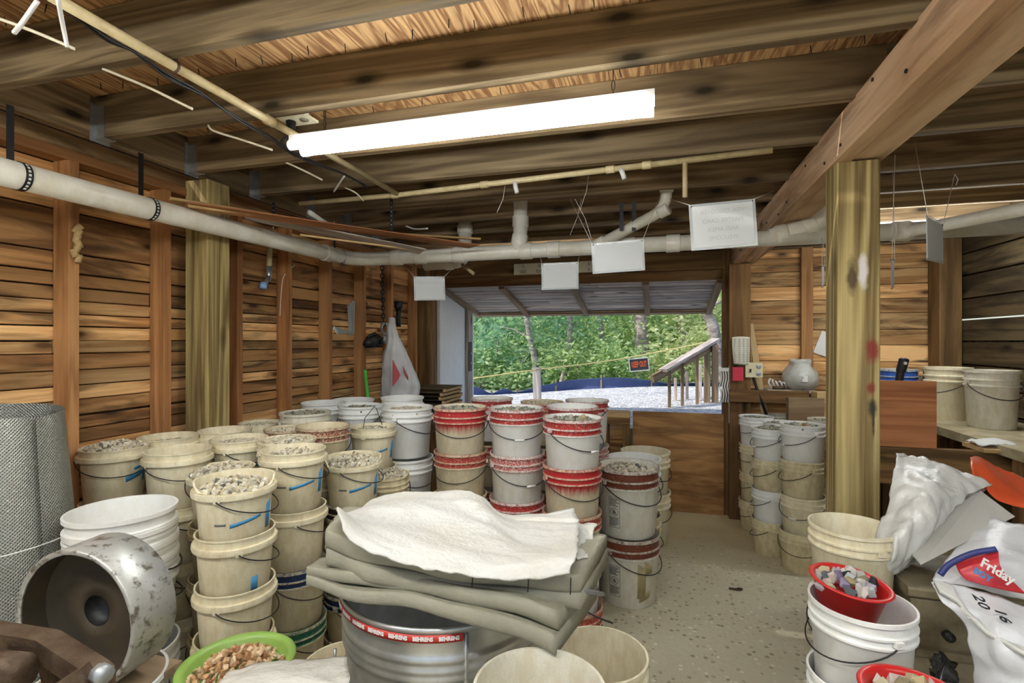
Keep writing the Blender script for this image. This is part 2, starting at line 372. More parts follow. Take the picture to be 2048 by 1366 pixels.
# floor: rough concrete with exposed stones
def floor_mat():
    m, nt, b = newmat('concrete_floor'); N = NT(nt); tc = N.coords((1, 1, 1), False)
    c = N.mix(N.noise(tc, 1.6, 5, .6), (.57, .52, .355), (.36, .32, .19))
    c = N.mix(N.math('MULTIPLY', N.noise(tc, 60, 4, .7), .55), c, (.74, .70, .56))
    vr = N.n('TexVoronoi', {'Vector': tc, 'Scale': 34}); sp = N.n('SeparateColor', {0: vr.outputs['Color']})
    k = N.math('MULTIPLY', N.math('LESS_THAN', vr.outputs['Distance'], .36), N.math('GREATER_THAN', sp.outputs[0], .45))
    c = N.mix(N.math('MULTIPLY', k, .75), c, N.ramp(sp.outputs[1], [(0, (.17, .135, .085)), (.5, (.42, .36, .24)), (1, (.80, .76, .63))]))
    y = N.n('SeparateXYZ', {0: tc}).outputs[1]
    saw = N.ramp(N.math('ADD', N.math('MULTIPLY', y, .2), N.math('MULTIPLY', N.noise(tc, 3, 4), .25)), [(.86, (0, 0, 0)), (1.0, (1, 1, 1))])
    c = N.mix(N.math('MULTIPLY', saw, .8), c, N.mix(N.noise(tc, 90, 3), (.66, .54, .32), (.46, .36, .19)))
    nt.links.new(c, b.inputs['Base Color']); b.inputs['Roughness'].default_value = .85
    h = N.math('ADD', N.noise(tc, 70, 5, .7), N.math('MULTIPLY', vr.outputs['Distance'], -.5))
    bp = N.n('Bump', {'Height': h, 'Strength': .5, 'Distance': .008}); nt.links.new(bp.outputs[0], b.inputs['Normal']); return m
m = MB(); m.box((-.03, 1.4, -.05), (4.8, 7.3, .1)); m.link('floor', mat=floor_mat(), kind='structure')

# left plank wall: boards of uneven height between and behind the studs
wall_l = structure('wall_left', 'plank wall of honey and dark stained pine boards between studs')
z = 0.0; rnd = random.Random(3); hs = [.19, .17, .085, .055, .06, .055, .05, .06, .055, .07, .065, .06, .07, .055, .06, .08, .07]
z = 2.26
seq = hs + [rnd.choice((.07, .09, .11, .13)) for _ in range(20)]
stud_y = [-.95, -.52, -.1, .31, .72, 1.10, 1.509, 1.923, 2.373, 2.785, 3.214, 3.667, 4.121, 4.60]
for i, h in enumerate(seq):
    if z - h < -.02: break
    js = rnd.sample(stud_y[2:-1], 2); js.sort(); mrow = m_siding2 if i in (2, 3, 4, 9, 13) or rnd.random() < .16 else m_siding
    for a, b in zip([YN] + js, js + [YBS]):
        d = rnd.uniform(-.004, .004); gap = .004 if rnd.random() < .7 else .008
        lumber('plank', (XLS - .0125 + d, a + .002, z - h / 2), (XLS - .0125 + d, b - .002, z - h / 2 + rnd.uniform(-.003, .003)), round(h - gap, 3), .025, mrow if rnd.random() < .85 else m_siding2, wall_l)
    z -= h
lumber('plank', (XLS - .0125, YN, 2.33), (XLS - .0125, YBS, 2.33), .13, .025, m_siding, wall_l)
m = MB(); m.box((XLS - .032, (YN + YBS) / 2, 1.2), (.012, YBS - YN, 2.6)); m.link('light_stop', wall_l, m_dark)  # backing sheet added to stop light leaking between the planks
for y in stud_y: lumber('stud', (XL - .044, y + .02, 0), (XL - .044, y + .02, 2.26), .04, .088, m_stud, wall_l, up=(0, 1, 0), ch=.002)
lumber('wall_plate', (XL - .044, YN, 2.28), (XL - .044, YBS, 2.28), .088, .04, m_stud, wall_l, up=(1, 0, 0))
for a, b in ((YN, 1.5), (1.5, YBS)): lumber('rim_board', (-2.165, a, 2.418), (-2.165, b, 2.418), .165, .045, m_joist, wall_l)
for y, mt in ((2.117, m_post), (-.4, m_post)): lumber('post', (-2.21, y, 0), (-2.21, y, 2.335), .14, .14, mt, wall_l, up=(0, 1, 0), ch=.004)

# ceiling: joists hung from the rim board, plywood above, nails showing through
ceil = structure('ceiling', 'open ceiling of brown joists under plywood')
m = MB(); m.box((0, 0, 0), (1.18, 4.7, .018)); pan = m.mesh('panel', m_sub)
for i in range(6): link('panel', pan, ceil, (0.03, YN + .6 + 1.2 * i - .3, JT + .009), (0, 0, 0), (1, 1, 1)).rotation_euler = (0, 0, pi / 2)
for o in list(ceil.children): o.rotation_euler = (0, 0, pi / 2); o.location.x = 0.0
JY = [-.95, -.53, -.1, .30, .71, 1.115, 1.516, 1.938, 2.339, 2.816, 3.217, 3.596, 3.996, 4.386, 4.75]
hm = MB(); hm.box((.001, 0, -.03), (.002, .075, .15)); hm.box((.028, -.022, -.03), (.055, .002, .13)); hm.box((.028, .022, -.03), (.055, .002, .13)); hm.box((.03, 0, -.094), (.055, .046, .002))
hanger = hm.mesh('joist_hanger', m_galv)
for y in JY:
    a = -2.142
    for x0, x1 in ((a, .72), (.72, 2.29)):
        j = lumber('joist', (x0, y + .02, (JB + JT) / 2), (x1, y + .02, (JB + JT) / 2), .165, .04, m_joist, ceil, ch=.003)
    link('joist_hanger', hanger, ceil, (-2.142, y + .02, 2.425))
nm = MB(); nm.tube([(0, 0, 0), (0.002, 0, -.028)], .0016, 5); nail = nm.mesh('nail', m_iron)
for y, n0 in ((1.06, 20), (1.46, 26), (1.88, 10), (.66, 8)):
    for k in range(n0):
        link('nail', nail, ceil, (-2.0 + 3.0 * (k + rnd.uniform(-.35, .35)) / n0, y + rnd.uniform(-.02, .015), JT), (rnd.uniform(-.15, .15), rnd.uniform(-.15, .15), 0))
# main beam on its post
beam = structure('beam', 'planed pine beam running from the doorway wall over the square post')
lumber('beam_ply', (.666, YN, 2.2725), (.666, 4.93, 2.2725), .15, .068, m_beam, beam, ch=.006)
lumber('beam_ply', (.758, YN, 2.277), (.758, 4.93, 2.277), .142, .112, m_beam, beam, ch=.004)
m_post2 = wood('post_painted_splats', (.52, .41, .18), (.13, .085, .03), rings=19, knots=.25, stain=.12, var=.08, gx=.26, gs=5.2, spots=[((.67, -.07, .022), (.075, .03, .020), (.055, .032, .022)), ((.69, -.07, -.014), (.08, .03, .018), (.75, .73, .71)), ((.40, -.07, -.044), (.055, .03, .026), (.22, .022, .022)), ((.26, -.07, -.04), (.025, .03, .016), (.20, .02, .02)), ((.185, -.07, -.045), (.045, .03, .017), (.012, .015, .014)), ((.14, -.07, -.047), (.07, .03, .005), (.012, .015, .014))])
nm = MB(); nm.tube([(0, 0, 0), (-.004, 0, 0)], .006, 8); nh = nm.mesh('nail_head', m_iron); rb_ = random.Random(5)
for k in range(16): link('nail_head', nh, beam, (.632, .9 + .24 * k + rb_.uniform(-.08, .08), 2.2725 + rb_.choice((-.045, .04, .0)) + rb_.uniform(-.015, .015)))
post = structure('pillar', 'square treated timber post with white red and black paint splats')
lumber('post', (.7185, 2.245, 0), (.7185, 2.245, 2.197), .14, .14, m_post2, post, up=(0, 1, 0), ch=.005)

# far wall: doorway with header, lower boards, right part with planks
wall_b = structure('wall_back', 'plank wall at the far end beside and below the wide doorway')
lumber('post', (-2.27, 4.83, 0), (-2.27, 4.83, 2.335), .17, .18, m_postdark, wall_b, up=(0, 1, 0), ch=.004)
lumber('header', (-2.18, 4.905, 2.255), (.64, 4.905, 2.255), .165, .045, m_postdark, wall_b)
lumber('header', (-2.18, 4.95, 2.13), (.60, 4.95, 2.13), .09, .05, m_postdark, wall_b)
lumber('jamb_post', (.69, 4.845, 0), (.69, 4.845, 2.197), .13, .17, m_postdark, wall_b, up=(0, 1, 0), ch=.004)
lumber('jamb_trim', (.59, 4.92, 0), (.59, 4.92, 2.34), .09, .055, m_postdark, wall_b, up=(0, 1, 0))
for i in range(7): lumber('plank', (-2.18, 4.97, .06 + .12 * i), (-.24, 4.97, .06 + .12 * i), .115, .025, m_siding, wall_b)
zz = 0
for i in range(24):
    h = rnd.choice((.11, .13, .14, .12))
    if zz > 2.5: break
    lumber('plank', (.76, YBS + .012, zz + h / 2), (2.32, YBS + .012, zz + h / 2), h - .004, .025, m_siding, wall_b); zz += h
m = MB(); m.box((1.54, YBS + .032, 1.25), (1.6, .012, 2.5)); m.link('light_stop', wall_b, m_dark)  # unseen sheet behind the boards, added against light leaks
for x in (1.245, 1.66): lumber('stud', (x, YB + .045, 0), (x, YB + .045, 2.34), .04, .09, m_stud, wall_b, up=(0, 1, 0))
lumber('post', (2.212, 4.885, 0), (2.212, 4.885, 2.335), .18, .15, m_postdark, wall_b, up=(0, 1, 0), ch=.004)
lumber('rim_board', (-2.2, 4.955, 2.42), (2.3, 4.955, 2.42), .17, .04, m_joist, wall_b)
# dark plank wall to the right, daylight showing between boards
wall_r = structure('wall_right', 'dark weathered plank wall with a gap of daylight')
zz = 0; k = 0
while zz < 2.6:
    h = (.17, .16, .18)[k % 3]; gap = .012
    for a, b in ((YN, 3.05), (3.06, YBS)): lumber('plank', (XR + .015, a, zz + h / 2), (XR + .015, b, zz + h / 2), h - gap, .03, m_dark, wall_r)
    zz += h; k += 1
m = MB(); m.box((XR + .038, .9, 1.25), (.012, 4.4, 2.6)); m.box((XR + .038, 4.05, .80), (.012, 1.9, 1.74)); m.box((XR + .038, 4.05, 2.2), (.012, 1.9, .85)); m.link('light_stop', wall_r, m_dark)  # added backing that blocks daylight except at one gap
for y in (-.5, .8, 2.0, 3.55): lumber('stud', (XR + .075, y, 0), (XR + .075, y, 2.5), .04, .09, m_dark, wall_r, up=(0, 1, 0))

# swing-up door of grey boards, hinged on the header and propped open outwards
door = structure('door_1', 'swing-up door of weathered grey boards propped open outwards', (-.80, 5.02, 2.105))
door.rotation_euler = (radians(-11.5), 0, 0)
n = 11; Ld = 1.17; wb = Ld / n
for i in range(n):
    for a, b in ((-1.39, rnd.uniform(-.4, .3)), (0, 0)):
        if a == 0: a, b = bx + .003, 1.39
        bx = b
        lumber('door_board', (a, wb * (i + .5), .012 + rnd.uniform(-.003, .003)), (b, wb * (i + .5), .012), wb - .011, .02, m_grey, door, up=(0, 1, 0))
for x in (-1.36, -.72, 0, .70, 1.36): lumber('batten', (x, 0, -.022), (x, Ld, -.022), .06, .045, m_rail, door, up=(1, 0, 0))
lumber('batten', (-1.39, Ld - .05, -.02), (1.39, Ld - .05, -.02), .085, .03, m_rail, door, up=(0, 1, 0))

# half-height plywood gate below the opening
g = empty('plywood_panel', (.18, 4.87, 0), label='sheet of stained plywood closing the lower part of the doorway', cat='panel')
m = MB(); m.box((0, 0, .445), (.78, .018, .89)); m.link('sheet', g, m_ply)
lumber('frame_rail', (-.38, .03, .86), (.38, .03, .86), .05, .04, m_rail, g)
lumber('frame_rail', (-.37, .03, 0), (-.37, .03, .84), .04, .04, m_white, g, up=(0, 1, 0))  # white upright put in place of the bright gap of daylight
b = empty('workbench', (-.33, 4.72, 0), label='small wooden bench end beside the plywood panel', cat='bench')
lumber('bench_top', (-.13, 0, .88), (.10, 0, .88), .22, .04, m_lath, b, up=(0, 1, 0))
lumber('apron', (-.13, -.09, .83), (.10, -.09, .83), .06, .03, m_postdark, b)
for x, y in ((.07, -.07), (.07, .08), (-.11, -.07), (-.11, .08)): lumber('leg', (x, y, 0), (x, y, .86), .05, .05, m_postdark, b, up=(0, 1, 0))

# ------------------------------------------------------------------ outdoors
def gz(x, y):
    t = min(max((-.3 - x) / 2.4, 0), 1); r = .705 - .15 * t * min(max((y - 5.5) / 2.5, 0), 1) + .01 * sin(x * .9)
    if y > 10.3: r -= min((y - 10.3) * .22, 1.0)
    if y > 16: r += (y - 16) * .16
    return r
vs = []; fs = []; xs = np.linspace(-16, 16, 45); ys = np.concatenate([np.linspace(5.04, 11, 40), np.linspace(11.5, 34, 30)])
for y in ys:
    for x in xs: vs.append((x, y, gz(x, y) + .012 * noise.noise(V((x * 3, y * 3, 0)))))
W = len(xs)
for j in range(len(ys) - 1):
    for i in range(W - 1): fs.append((j * W + i, j * W + i + 1, (j + 1) * W + i + 1, (j + 1) * W + i))
def gravel_mat():
    m, nt, b = newmat('driveway_gravel'); N = NT(nt); tc = N.coords((1, 1, 1), False)
    vr = N.n('TexVoronoi', {'Vector': tc, 'Scale': 26})
    c = N.ramp(N.n('SeparateColor', {0: vr.outputs['Color']}).outputs[0], [(0, (.30, .30, .31)), (.5, (.52, .53, .54)), (1, (.78, .79, .80))])
    y = N.n('SeparateXYZ', {0: tc}).outputs[1]
    c = N.mix(N.ramp(N.math('MULTIPLY', y, .1), [(.97, (0, 0, 0)), (1.0, (1, 1, 1))]), c, N.mix(N.noise(tc, 2, 4), (.05, .10, .025), (.10, .13, .04)))
    nt.links.new(c, b.inputs['Base Color']); b.inputs['Roughness'].default_value = .9
    bp = N.n('Bump', {'Height': vr.outputs['Distance'], 'Strength': .8, 'Distance': .03}); nt.links.new(bp.outputs[0], b.inputs['Normal']); return m
m = MB(); m.add(vs, fs, True); m.link('ground', mat=gravel_mat(), kind='structure', label='sunlit gravel driveway rising away from the doorway')
m = MB(); m.box((0, 5.03, .34), (5.2, .02, .72)); m.link('retaining_wall', mat=m_table, kind='structure')
m = MB(); m.box((0, -16, -.16), (60, 40, .1)); m.box((-20, 14, -.16), (34, 21, .1)); m.box((20, 14, -.16), (34, 21, .1)); m.link('yard_ground', mat=plain('yard_dirt', (.30, .27, .20), .9, var=.3, ns=3), kind='structure')
# white side wall and grey post just outside the doorway
m = MB(); m.box((-2.25, 5.37, 1.55), (.12, .72, 1.7)); m.link('trim_1', mat=plain('white_painted_wall', (.76, .78, .80), .6, var=.08, ns=9, bump=.2), kind='structure')
o = empty('porch_post', (-2.235, 5.83, .65), label='grey square porch post with dark bolted plate outside the doorway', cat='post')
lumber('post', (0, 0, 0), (0, 0, 1.75), .16, .16, m_grey, o, up=(0, 1, 0)); m = MB(); m.box((.082, -.02, .70), (.012, .1, .35)); m.link('bolt_plate', o, m_iron)
for zq in (.62, .74):
    m = MB(); m.tube([(.085, -.03, zq), (.1, -.03, zq)], .012, 8); m.link('bolt', o, m_galv)
lumber('trim_strip', (.05, .1, 0), (.05, .1, 1.75), .05, .05, m_white, o, up=(0, 1, 0))

def leaf_mat(name, a, b2, c3):
    m, nt, b = newmat(name); N = NT(nt); t = N.n('Attribute', attribute_name='tint').outputs['Fac']
    c = N.ramp(t, [(0, a), (.5, b2), (1, c3)]); nt.links.new(c, b.inputs['Base Color']); b.inputs['Roughness'].default_value = .5; b.inputs['Specular IOR Level'].default_value = .3
    tr = N.n('BsdfTranslucent', {'Color': N.mix(1, c, (1.2, 1.25, .95), 'MULTIPLY')}); mx = N.n('MixShader', {0: .5, 1: b.outputs[0], 2: tr.outputs[0]})
    nt.links.new(mx.outputs[0], nt.nodes['Material Output'].inputs[0]); return m
m_leaf = [leaf_mat('leaf_fresh', (.16, .27, .11), (.38, .52, .24), (.74, .82, .54)), leaf_mat('leaf_bluish', (.14, .30, .18), (.30, .48, .30), (.52, .66, .46)), leaf_mat('leaf_yellow', (.30, .38, .18), (.56, .62, .34), (.84, .84, .60))]
m_bark = wood('bark_pale', (.62, .55, .50), (.26, .22, .19), rings=9, knots=.2, stain=.35, var=.2, gx=2, gs=5, bump=.6)
def leaf_mesh(center, rad, ncl, nl, size, seed, spread=.22):
    g = np.random.default_rng(seed); c = np.array(center); rad = np.array(rad)
    u = g.normal(size=(ncl, 3)); u /= np.linalg.norm(u, axis=1)[:, None]; cl = c + u * rad * g.uniform(.35, 1, (ncl, 1)) ** .6
    p = np.repeat(cl, nl, 0) + g.normal(size=(ncl * nl, 3)) * spread; n = len(p)
    a = g.normal(size=(n, 3)); a[:, 2] *= .5; a /= np.linalg.norm(a, axis=1)[:, None]
    b = np.cross(a, g.normal(size=(n, 3))); b /= np.linalg.norm(b, axis=1)[:, None]
    s = size * g.uniform(.6, 1.3, (n, 1)); q = np.stack([p - a * s, p + b * s * .45, p + a * s, p - b * s * .45], 1).reshape(-1, 3)
    me = bpy.data.meshes.new('leaves'); me.from_pydata(q.tolist(), [], np.arange(4 * n).reshape(-1, 4).tolist())
    t = me.attributes.new('tint', 'FLOAT', 'POINT'); t.data.foreach_set('value', np.repeat(g.uniform(0, 1, n) * .6 + np.repeat(g.uniform(0, .4, ncl), nl), 4)); return me
def tree(name, label, trunk, w, crown, mat, seed, group=None, twigs=4):
    base = V(trunk[0]); o = empty(name, base, label=label, cat='tree', group=group)
    P = spline([V(p) - base for p in trunk], 5); n = len(P); m = MB(); m.tube(P, [w * (1 - .55 * i / n) * (1 + .12 * sin(i * 2.3 + seed)) for i in range(n)], 9); m.link('trunk', o, m_bark)
    r = random.Random(seed)
    for k in range(twigs):
        i = r.randrange(n // 3, n - 1); a = P[i]; d = V((r.uniform(-1, 1), r.uniform(-.4, .4), r.uniform(.2, .9))) * r.uniform(.5, 1.1)
        m = MB(); m.tube(spline([a, a + d * .5 + V((0, 0, .1)), a + d], 4), [w * .35 * (1 - .09 * q) for q in range(9)], 6); m.link('branch', o, m_bark)
    for c, rad, ncl, nl, size in crown:
        link('foliage', leaf_mesh(V(c) - base, rad, ncl, nl, size, seed), o, mat=mat, kind='stuff')
        seed += 1
    return o
def tp(pts, d): return [at(x, y, d) for x, y in pts]
def gnd(p): p = V(p); p.z = gz(p.x, p.y) - .15; return p
T = [('slim tree with crooked forked trunk behind the rope post', [(1085, 800), (1070, 720), (1058, 668), (1050, 600), (1045, 480)], 11.5, .085, (1040, 610), 1),
     ('tree with trunk leaning over the silt fence, second from the rope post', [(1115, 790), (1135, 720), (1140, 650), (1135, 560), (1140, 470)], 11.8, .085, (1130, 620), 1),
     ('pale trunked tree rising behind the bushes midway between rope post and warning sign', [(1212, 760), (1206, 700), (1198, 640), (1185, 560), (1180, 470)], 13.0, .11, (1210, 590), 0),
     ('thick pale trunk standing directly behind the orange and black sign', [(1290, 800), (1284, 700), (1280, 610), (1278, 500), (1270, 400)], 12.5, .19, (1290, 560), 0),
     ('thin tree between the thick trunk and the stair rail', [(1375, 790), (1366, 700), (1362, 620), (1358, 500), (1356, 420)], 14, .10, (1375, 600), 2),
     ('tree with trunk leaning out beside the door jamb above the stair rail', [(1445, 760), (1430, 670), (1408, 612), (1385, 540), (1370, 470)], 10.5, .13, (1430, 590), 2)]
for i, (lb, tr, d, w, cc, mi) in enumerate(T):
    pts = tp(tr, d); pts[0] = gnd(pts[0]); c = at(cc[0], cc[1], d)
    tree('tree', lb, pts, w, [(c + V((0, .9, 0)), (1.5, .7, 1.3), 40, 34, .075)], m_leaf[mi], 11 + i * 3, 'trees beyond the driveway')
bush = [((960, 700), 10.8, 1, 'bluish green bush nearest the porch post'), ((1010, 735), 10.6, 0, 'low bush behind the dip in the blue silt fence'), ((1180, 715), 11.6, 0, 'rounded bush under the rope'),
        ((1240, 745), 11.0, 0, 'small bush just behind the crest of the silt fence'), ((1345, 735), 11.4, 2, 'yellowish bush behind the top of the stair rail'), ((1420, 700), 11.5, 2, 'tall bush beside the door jamb')]
for i, (p, d, mi, lb) in enumerate(bush):
    c = at(p[0], p[1], d); base = gnd(c); o = empty('bush', base, label=lb, cat='bush', group='bushes beyond the silt fence')
    link('foliage', leaf_mesh(V(c) - base, (.85, .6, .55), 34, 40, .065, 50 + i, .14), o, mat=m_leaf[mi], kind='stuff')
    m = MB()
    for q in range(3): m.tube([(0, 0, 0), V(((q - 1) * .25, .1 * q, .5)), V(c) - base + V(((q - 1) * .4, 0, .2))], .018, 5)
    m.link('stem', o, m_bark)
for i, (px, py, d, mi) in enumerate([(900, 640, 17, 0), (1000, 600, 19, 1), (1080, 640, 18, 2), (1150, 560, 20, 0), (1230, 640, 18, 0), (1310, 590, 20, 2), (1390, 640, 18, 0), (1460, 590, 19, 2), (960, 720, 15, 1), (1110, 715, 15, 0), (1270, 715, 16, 0), (1400, 715, 15, 2)]):
    c = at(px, py, d); base = gnd(c)
    o = empty('forest_tree', base, label='leafy tree deep in the sunlit woods', cat='tree', group='distant woods')
    link('foliage', leaf_mesh(V(c) - base, (2.0, 1.3, 1.7), 60, 40, .13, 90 + i, .3), o, mat=m_leaf[mi], kind='stuff')
    m = MB(); m.tube([(0, 0, 0), V(c) - base + V((.2, 0, 0)), V(c) - base + V((.1, .2, 2.2))], [.12, .09, .05], 7); m.link('trunk', o, m_bark)
# silt fence, rope, rope post, warning sign
m_silt = plain('blue_silt_cloth', (.045, .075, .20), .6, var=.2, ns=9)
fp = [(935, 772), (958, 777), (982, 788), (1008, 778), (1033, 785), (1085, 772), (1111, 766), (1152, 760), (1202, 757), (1261, 757), (1303, 763), (1349, 768), (1398, 766), (1450, 766)]
D_ = 9.7
top = [at(x, y, D_ - .12 * abs(i - 7) ** .5) for i, (x, y) in enumerate(fp)]
bot = [V((q.x, q.y + .03, gz(q.x, q.y) - .05)) for q in top]
fen = empty('silt_fence', bot[4], label='blue fabric silt fence along the crest of the driveway', cat='fence')
m = sheet_mesh([top, [(a + b) / 2 + V((0, .04, 0)) for a, b in zip(top, bot)], bot], 4, .006, .02, 5); o = m.link('fence_cloth', fen, m_silt, -V(bot[4]))
for a, b in list(zip(top, bot))[::2]:
    q = a + V((0, .03, .06)); lumber('stake', b - bot[4] + V((0, .03, 0)), q - bot[4], .03, .03, m_rail, fen, up=(0, 1, 0))
pb = atZ(1075, 799, .86); pb = at(1075, 795, 7.4); pb.z = gz(pb.x, pb.y)
o = empty('rope_post', pb, label='short grey wooden post carrying the yellow rope on the gravel', cat='post')
pt = at(1073, 738, 7.4); lumber('post', (0, 0, 0), pt - pb, .10, .10, m_grey, o, up=(0, 1, 0)); m = MB(); m.box(pt - pb + V((0, 0, .008)), (.12, .12, .02)); m.link('cap', o, m_grey)
rope_pts = [at(945, 757, 7.2), pt + V((0, -.06, -.01)), at(1180, 727, 7.9), at(1275, 712, 8.2), at(1420, 683, 8.0)]
m = MB(); m.tube(spline(rope_pts, 6), .009, 6); m.link('rope', mat=plain('yellow_rope', (.62, .55, .22), .7), label='thin yellow rope strung from the post across the driveway', cat='rope')
c = at(1278, 729, 8.18); sg = empty('warning_sign', c, label='orange and black keep out sign hanging tilted on the rope', cat='sign'); sg.rotation_euler = (0, radians(-6), YAW - .1)
m = MB(); m.box((0, 0, 0), (.31, .004, .21)); m.link('sign_board', sg, m_white)
m = MB(); m.box((0, -.0035, 0), (.285, .002, .18)); m.link('sign_face', sg, m_ink)
link('lettering', text_mesh('KEEP OUT', .085, bold=.0012), sg, (0, -.0055, 0), (pi / 2, 0, 0), (.62, 1.5, 1), plain('sign_orange', (.85, .12, .02), .5))
# outdoor stair rail
st = empty('stair_rail', at(1430, 830, 6.6), label='weathered wooden stair railing with square balusters outside the doorway', cat='railing'); b0 = st.location.copy()
def rl(nm, a, b, w, t, up=(0, 0, 1), mt=None): return lumber(nm, V(a) - b0, V(b) - b0, w, t, mt or m_rail, st, up=up)
A, Bq = at(1305, 758, 6.3), at(1432, 690, 7.0)
rl('top_rail', A, Bq, .10, .04); rl('cap_rail', A + V((.12, .1, .10)), Bq + V((0, 0, .075)), .035, .13, mt=m_grey)
for i, px in enumerate((1336, 1361, 1391)):
    t = (px - 1305) / 127; p = A.lerp(Bq, t); q = V((p.x, p.y, gz(p.x, p.y) - .05)); rl('baluster', q + V((0, -.03, 0)), p + V((0, -.03, .04)), .04, .04, (0, 1, 0))
    rl('baluster', q + V((.10, .75, 0)), p + V((.10, .75, -.15)), .04, .04, (0, 1, 0), m_grey)
for px in (1414, 1430):
    p = at(px, 690 if px > 1420 else 705, 6.9); q = V((p.x, p.y, gz(p.x, p.y) - .05)); rl('newel_post', q, p, .08, .08, (0, 1, 0))
rl('bottom_rail', at(1352, 826, 6.8), at(1432, 795, 7.4), .09, .04, mt=m_grey)

# ------------------------------------------------------------------ lamps
def shop_light(x0, y, z, label, mt=None):
    L = 1.22; o = empty('shop_light', (x0 + L / 2, y, z), label=label, cat='lamp', group='fluorescent shop lights')
    tm = MB(); tm.tube([(-L / 2 + .02, 0, 0), (L / 2 - .02, 0, 0)], .0145, 14); me = tm.mesh('tube', mt or m_tube)
    cm = MB(); cm.tube([(0, 0, 0), (.03, 0, 0)], .017, 14); ce = cm.mesh('end_cap', m_acr)
    for s in (-1, 1):
        link('tube', me, o, (0, s * .033, 0))
        link('end_cap', ce, o, (L / 2 - .022, s * .033, 0)); link('end_cap', ce, o, (-L / 2 - .008, s * .033, 0))
    m = MB(); m.box((0, 0, .026), (L + .02, .074, .02)); m.link('housing', o, m_white)
    for s in (-.5, .5):
        for k in range(7):
            m = MB(); a = [V((0, .005 * cos(t), .045 + k * .033 + .016 * sin(t))) for t in [2 * pi * q / 8 for q in range(8)]]
            m.tube([M.Rotation(pi / 2 * (k % 2), 3, 'Z') @ p for p in a], .0015, 5, closed=True); m.link('chain_link', o, m_iron, (s, 0, 0))
    return o
L0 = shop_light(-1.235, 1.568, 2.22, 'twin tube fluorescent shop light glowing under the joists')
shop_light(-1.95, .12, 2.20, 'twin tube shop light behind the photographer beside the plank wall', m_fill_tube)  # added lamp outside the view, brightens the pail fronts
shop_light(.95, .15, 2.24, 'twin tube shop light over the plastic bag pile')  # extra lamp out of frame, put in to brighten this side
shop_light(-.45, .02, 2.20, 'twin tube shop light behind the photographer mid room', m_fill_tube)  # invented lamp overhead, out of view, lifts the middle pails
shop_light(.92, 3.75, 2.24, 'twin tube shop light over the row of cream pails')  # added for brightness, concealed by the beam
shop_light(-1.75, 4.19, 2.45, 'twin tube shop light tucked between joists near the doorway', m_fill_dim)  # unseen lamp put in to brighten the rear of the room
q = atZ(595, 237, 2.40)
o = empty('outlet_box', q, label='cream ceiling outlet box with a black plug in it', cat='outlet')
m = MB(); m.box((0, 0, .05), (.06, .06, .1)); m.link('box', o, m_white)
m = MB(); m.box((0, 0, -.004), (.13, .085, .008)); m.link('cover_plate', o, plain('ivory_plate', (.72, .66, .46), .4))
for s in (-1, 1):
    m = MB(); m.tube([(s * .03, 0, -.008), (s * .03, 0, -.010)], .018, 12); m.link('socket', o, plain('socket_beige', (.30, .27, .18), .5) if s > 0 else m_iron)
pl = empty('plug', q + V((-.03, 0, -.01)), label='black plug and cord hanging from the ceiling outlet', cat='plug')
m = MB(); m.tube([(0, 0, 0), (0, 0, -.05)], [.019, .014], 10); m.link('plug_body', pl, m_iron)
e = V((-1.25, 1.6, 2.235)) - pl.location
m = MB(); m.tube(spline([V((0, 0, -.05)), V((-.03, -.02, -.09)), e * .6 + V((0, 0, -.07)), e]  , 5), .006, 6); m.link('cord', pl, m_wire)

# ------------------------------------------------------------------ pipes
def pipe(name, label, pts, r, mat, fl=.06, sleeves=(), sr=1.18, sl=.05, cat='pipe', group=None, o=None):
    pts = [V(p) for p in pts]; P = fillet(pts, fl, 7)
    if o is None: o = empty(name, pts[0], label=label, cat=cat, group=group)
    m = MB(); m.tube([p - o.location for p in P], r, 20); m.link('pipe_run', o, mat)
    for i, t in sleeves:
        a, b = pts[i], pts[i + 1]; d = (b - a).normalized(); c = a.lerp(b, t) - o.location
        m = MB(); m.tube([c - d * sl, c - d * (sl - .004), c + d * (sl - .004), c + d * sl], [r * sr * .96, r * sr, r * sr, r * sr * .96], 20); m.link('coupling', o, mat)
    return o
E1 = V((-2.06, 3.2, 2.105))
drain = pipe('drain_pipe', 'long white drain pipe along the plank wall turning across the room', [(-2.06, -1.2, 2.06), E1, (1.93, 3.2, 2.118)], .046, m_pvc, .20, [(0, .93), (1, .085), (1, .13), (1, .20), (1, .315), (1, .36), (1, .475), (1, .54), (1, .76), (1, .83), (1, .985)], 1.14, .04)
def strap(p, zt, par):
    m = MB(); m.tube([(0, .05 * cos(t), .05 * sin(t)) for t in [2 * pi * k / 20 for k in range(20)]], .0001, 4, closed=True)
    r = .0485; vs = []; fs = []
    for k in range(24):
        a = 2 * pi * k / 24
        for w in (-.011, .011): vs.append((r * cos(a), w, r * sin(a)))
    fs = [(2 * k, (2 * k + 2) % 48, (2 * k + 3) % 48, 2 * k + 1) for k in range(24)]
    mm = MB(); mm.add(vs, fs, True); mm.box((-.047, 0, (zt - p.z) / 2), (.002, .022, zt - p.z))
    st_ = empty('pipe_strap', p, label=None); st_['label'] = par[1]; st_['category'] = 'strap'; st_['group'] = 'perforated pipe straps'
    ob = mm.link('band', st_, m_iron if par[0] else m_galv)
    hb = MB()
    for k in range(9): hb.box((-.0485, 0, .03 + k * .026), (.0015, .007, .007))
    for k in range(-4, 4):
        a = k * .27; hb.box((r * cos(a), 0, r * sin(a)), (.003, .007, .007), M.Rotation(-a, 3, 'Y'))
    hb.link('strap_holes', st_, m_white, kind='stuff'); return st_
